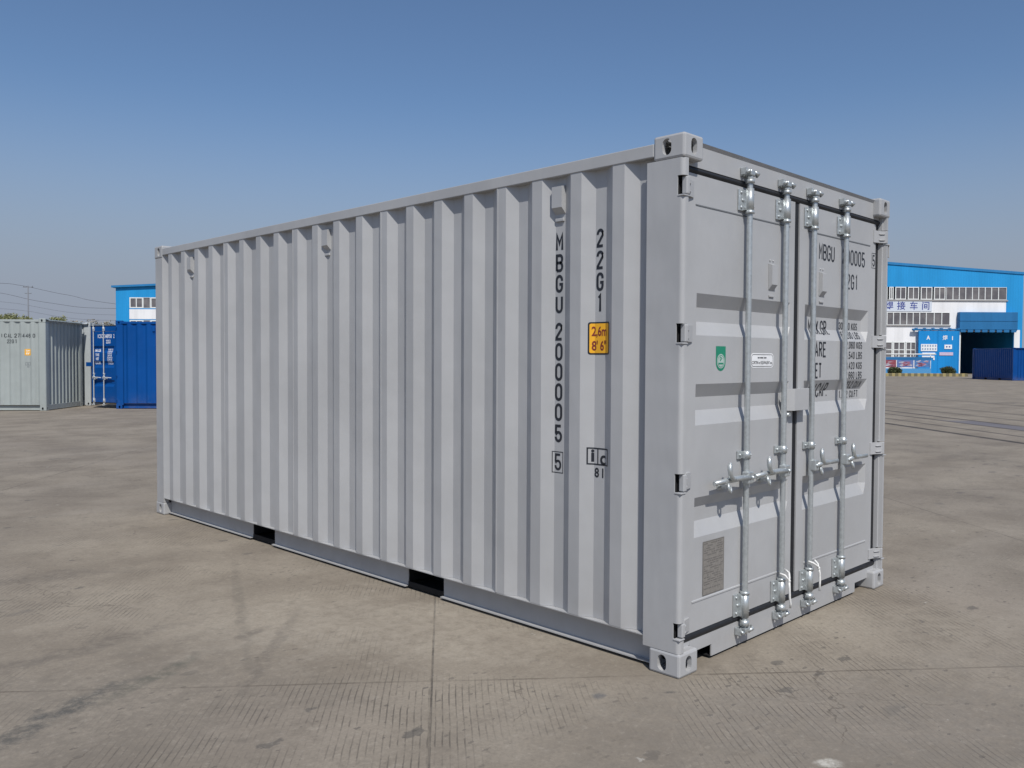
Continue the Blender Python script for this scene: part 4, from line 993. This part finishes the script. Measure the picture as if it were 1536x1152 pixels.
def foliage(name, cols):
    q = NT(name); P = q.pos(False); n = q.noise(P, 1.5, 3); oi = q.n('ShaderNodeNewGeometry')
    c = q.mix(oi.outputs['Random Per Island'], cols[0], cols[1]); q.put(q.b.inputs['Base Color'], c); q.b.inputs['Roughness'].default_value = 0.7; return q.m
def leafball(mb, c, rad, n, size, rnd, flat=0.8):
    c = Vector(c)
    for _ in range(n):
        d = Vector((rnd.gauss(0, 1), rnd.gauss(0, 1), rnd.gauss(0, 1))).normalized(); r = rad*rnd.random()**0.4
        p = c+Vector((d.x*r, d.y*r, d.z*r*flat)); s = size*rnd.uniform(0.6, 1.3)
        a = Vector((rnd.gauss(0, 1), rnd.gauss(0, 1), rnd.gauss(0, 1))).normalized(); b = a.orthogonal().normalized(); c2 = a.cross(b)
        mb.quad([p-b*s, p-c2*s*0.5, p+b*s, p+c2*s*0.5])
M['bush'] = foliage('bush_leaves', ((0.030, 0.045, 0.012), (0.085, 0.095, 0.028)))
M['bark'] = plain('bark', (0.12, 0.10, 0.08), 0.9)
def bush(px, dep, rad, h, label, seed):
    rnd = random.Random(seed); p = at(px, dep); r = empty('bush', p, 0, label, 'bush', 'clipped bushes in front of the workshop')
    mb = MB()
    for i in range(60):
        a = rnd.uniform(0, 6.283); rr = rad*0.78*math.sqrt(rnd.random()); zc = h*0.25+(h*0.60)*math.sqrt(max(0, 1-(rr/rad)**2))*rnd.uniform(0.1, 1)
        leafball(mb, (rr*math.cos(a), rr*math.sin(a), zc), 0.30, 70, 0.065, rnd)
    mb.build('foliage', M['bush'], r, fix=False)
    mb = MB()
    for i in range(5): a = i*1.256; mb.tube([(0, 0, 0), (0.3*math.cos(a), 0.3*math.sin(a), h*0.5)], [0.04, 0.015], 6)
    mb.build('stem', M['bark'], r)
bush(1342.5, 84.6, 0.66, 0.95, 'round dark green bush in front of the notice boards', 3)
bush(1421.5, 84.6, 0.74, 1.0, 'round dark green bush beside the open gateway', 5)
# notice boards
nb = empty('notice_board', at(1330, 90), -YAW, 'long row of red and blue picture boards under the workshop windows', 'notice board')
def nbx(px): return (at(px, 90)-at(1330, 90)).dot(Uh)
def nbz(py): d = ray(1360, py); return (CAM+d*(90/d.dot(Fh))).z
cols = [(1308, 1343.5, (0.26, 0.06, 0.08)), (1344.8, 1369.5, (0.10, 0.16, 0.36)), (1371, 1395, (0.07, 0.17, 0.38))]
mb = MB(); mb.box(nbx(1308), -0.02, 0.1, nbx(1396.5), 0.05, nbz(552.5)); mb.build('base_panel', plain('pale_blue_sheet', (0.07, 0.27, 0.52), 0.6), nb)
mb = MB()
for px in (1308, 1344, 1370, 1396): mb.tube([(nbx(px), 0.10, 0), (nbx(px), 0.10, nbz(537))], 0.05, 8)
mb.tube([(nbx(1305), 0.10, nbz(531.2)), (nbx(1404), 0.10, nbz(531.2))], 0.06, 8)
for px in (1308, 1344, 1370, 1396): mb.tube([(nbx(px), 0.10, nbz(537)), (nbx(px), 0.10, nbz(531.2))], 0.04, 8)
mb.build('board_frame', M['frame'], nb)
mb = MB(); mb.box(nbx(1308), 0.0, nbz(540), nbx(1396.5), 0.05, nbz(535.5)); mb.build('top_board', M['canopy'], nb)
rnd = random.Random(9)
for a, b, c in cols:
    mb = MB(); mb.box(nbx(a), -0.06, nbz(551), nbx(b), -0.03, nbz(540)); po = mb.build('poster', plain('poster_print', c, 0.5, 0, 0.2, 3), nb)
    for cc, nm in (((0.42, 0.40, 0.46), 'pale_print'), ((0.32, 0.12, 0.18), 'red_print')):
        bm = bmesh.new()
        for _ in range(7):
            x_ = rnd.uniform(nbx(a)+0.1, nbx(b)-0.7); z_ = rnd.uniform(nbz(550.5), nbz(543)); pts = [(x_+rnd.uniform(0, .6), z_), (x_+0.6, z_+rnd.uniform(.02, .2)), (x_+rnd.uniform(.1, .5), z_+rnd.uniform(.1, .26)), (x_, z_+rnd.uniform(.03, .15))]
            bm.faces.new([bm.verts.new((p_[0], p_[1], 0)) for p_ in pts])
        decal('picture', bm, (lambda off: lambda s, t: (s, off, t))(-0.062 if nm == 'pale_print' else -0.064), plain(nm, cc, 0.6), po)

# ================================================================== distant trees, pole and wires
LFc = [((0.15, 0.17, 0.07), (0.27, 0.27, 0.13)), ((0.22, 0.20, 0.15), (0.32, 0.29, 0.23))]
TM = [foliage('spring_leaves', LFc[0]), foliage('bare_twig_leaves', LFc[1])]
def tree(px, dep, py_top, wpx, label, seed, kind=0):
    rnd = random.Random(seed); p = at(px, dep); d = ray(px, py_top); h = (CAM+d*(dep/d.dot(Fh))).z; rad = wpx/FPX*dep/2
    r = empty('tree', p, 0, label, 'tree', 'distant trees beyond the containers')
    mb = MB(); mb.tube([(0, 0, 0), (0.1, 0.05, h*0.3), (0, 0.1, h*0.6), (0.1, 0, h*0.85)], [0.20, 0.15, 0.09, 0.03], 8)
    for i in range(9):
        a = rnd.uniform(0, 6.28); z0 = h*rnd.uniform(0.28, 0.6); mb.tube([(0, 0, z0), (rad*0.4*math.cos(a), rad*0.4*math.sin(a), z0+h*0.12), (rad*0.8*math.cos(a), rad*0.8*math.sin(a), z0+h*0.28)], [0.07, 0.045, 0.015], 6)
    mb.build('trunk', M['bark'], r)
    mb = MB()
    for i in range(80):
        a = rnd.uniform(0, 6.283); z = rnd.random()**0.7; rr = rad*(0.35+0.65*math.sin(math.pi*min(1, z*0.85+0.12)))*math.sqrt(rnd.random())
        cz = h*(0.34+0.60*z); leafball(mb, (rr*math.cos(a), rr*math.sin(a), min(cz, h-0.30)), rnd.uniform(0.35, 0.8), 60 if kind == 0 else 34, 0.13, rnd)
    mb.build('crown', TM[kind], r, fix=False)
tree(-8, 105, 470, 46, 'pale green tree cut by the left edge of the picture', 1)
tree(17, 108, 468.5, 40, 'tallest pale green tree left of the thin pole', 2)
tree(38, 112, 471.5, 28, 'pale green tree right at the thin pole', 3)
tree(88, 115, 474, 34, 'small green treetop above the end of the sage container', 4)
tree(142, 118, 480, 36, 'brownish bare tree above the open blue door', 5, 1)
tree(162, 120, 483, 30, 'brownish low tree against the corner of the left workshop', 6, 1)
tree(62, 125, 479, 30, 'low brownish tree just right of the thin pole', 8, 1)
tree(115, 125, 480.5, 30, 'low brownish tree between green treetop and blue door', 9, 1)

M['pole'] = plain('weathered_pole', (0.17, 0.18, 0.20), 0.8)
PD = 136.0
def wp(px, py, dep=PD): d = ray(px, py); return CAM+d*(dep/d.dot(Fh))
pb = at(43.6, PD); top = wp(43.6, 430.0)
pole = empty('utility_pole', pb, -YAW, 'thin grey utility pole standing behind the sage container', 'pole')
mb = MB(); mb.tube([(0, 0, 0), (0, 0, top.z)], [0.13, 0.09], 10); mb.build('shaft', M['pole'], pole)
mb = MB(); mb.box(-0.8, -0.06, top.z-0.12, 0.8, 0.06, top.z-0.02); mb.box(-0.5, -0.06, top.z-1.12, 0.5, 0.06, top.z-1.02)
for x_ in (-0.7, 0, 0.7): mb.tube([(x_, 0, top.z-0.02), (x_, 0, top.z+0.16)], 0.04, 6)
mb.build('crossarm', M['pole'], pole)
def wire(pts, label, rad=0.028, dep=PD):
    P3 = [wp(a/4.8, 400+b/4.8, dep) for a, b in pts]
    # refine with a smooth curve
    Q = []
    for i in range(len(P3)-1):
        p0 = P3[max(i-1, 0)]; p1 = P3[i]; p2 = P3[i+1]; p3 = P3[min(i+2, len(P3)-1)]
        for k in range(6):
            t = k/6; Q.append(0.5*((2*p1)+(p2-p0)*t+(2*p0-5*p1+4*p2-p3)*t*t+(3*p1-p0-3*p2+p3)*t**3))
    Q.append(P3[-1]); mb = MB(); mb.tube(Q, rad, 6); o = mb.build('overhead_wire', M['wirem'], None, Q[0]); tag(o, label, 'wire', 'overhead wires by the utility pole')
M['wirem'] = plain('dark_cable', (0.10, 0.10, 0.12), 0.7)
wire([(-60, 118), (60, 122), (130, 132), (212, 146), (300, 166), (420, 192), (520, 210), (640, 240), (830, 268), (900, 276)], 'topmost overhead wire running past the pole top to the left workshop')
wire([(-60, 180), (60, 200), (212, 236), (300, 252), (420, 270), (560, 290), (700, 298), (900, 302)], 'second overhead wire sagging below the topmost one', 0.028)
wire([(-60, 246), (100, 262), (212, 280), (420, 318), (620, 340), (900, 350)], 'third faint overhead wire halfway down the pole', 0.017)
wire([(-60, 300), (60, 306), (212, 322), (400, 356), (560, 376), (700, 384), (900, 388)], 'lowest overhead wire just above the treetops', 0.018)

for me in bpy.data.meshes:
    if me.users == 0: bpy.data.meshes.remove(me)
S.render.engine = 'CYCLES'
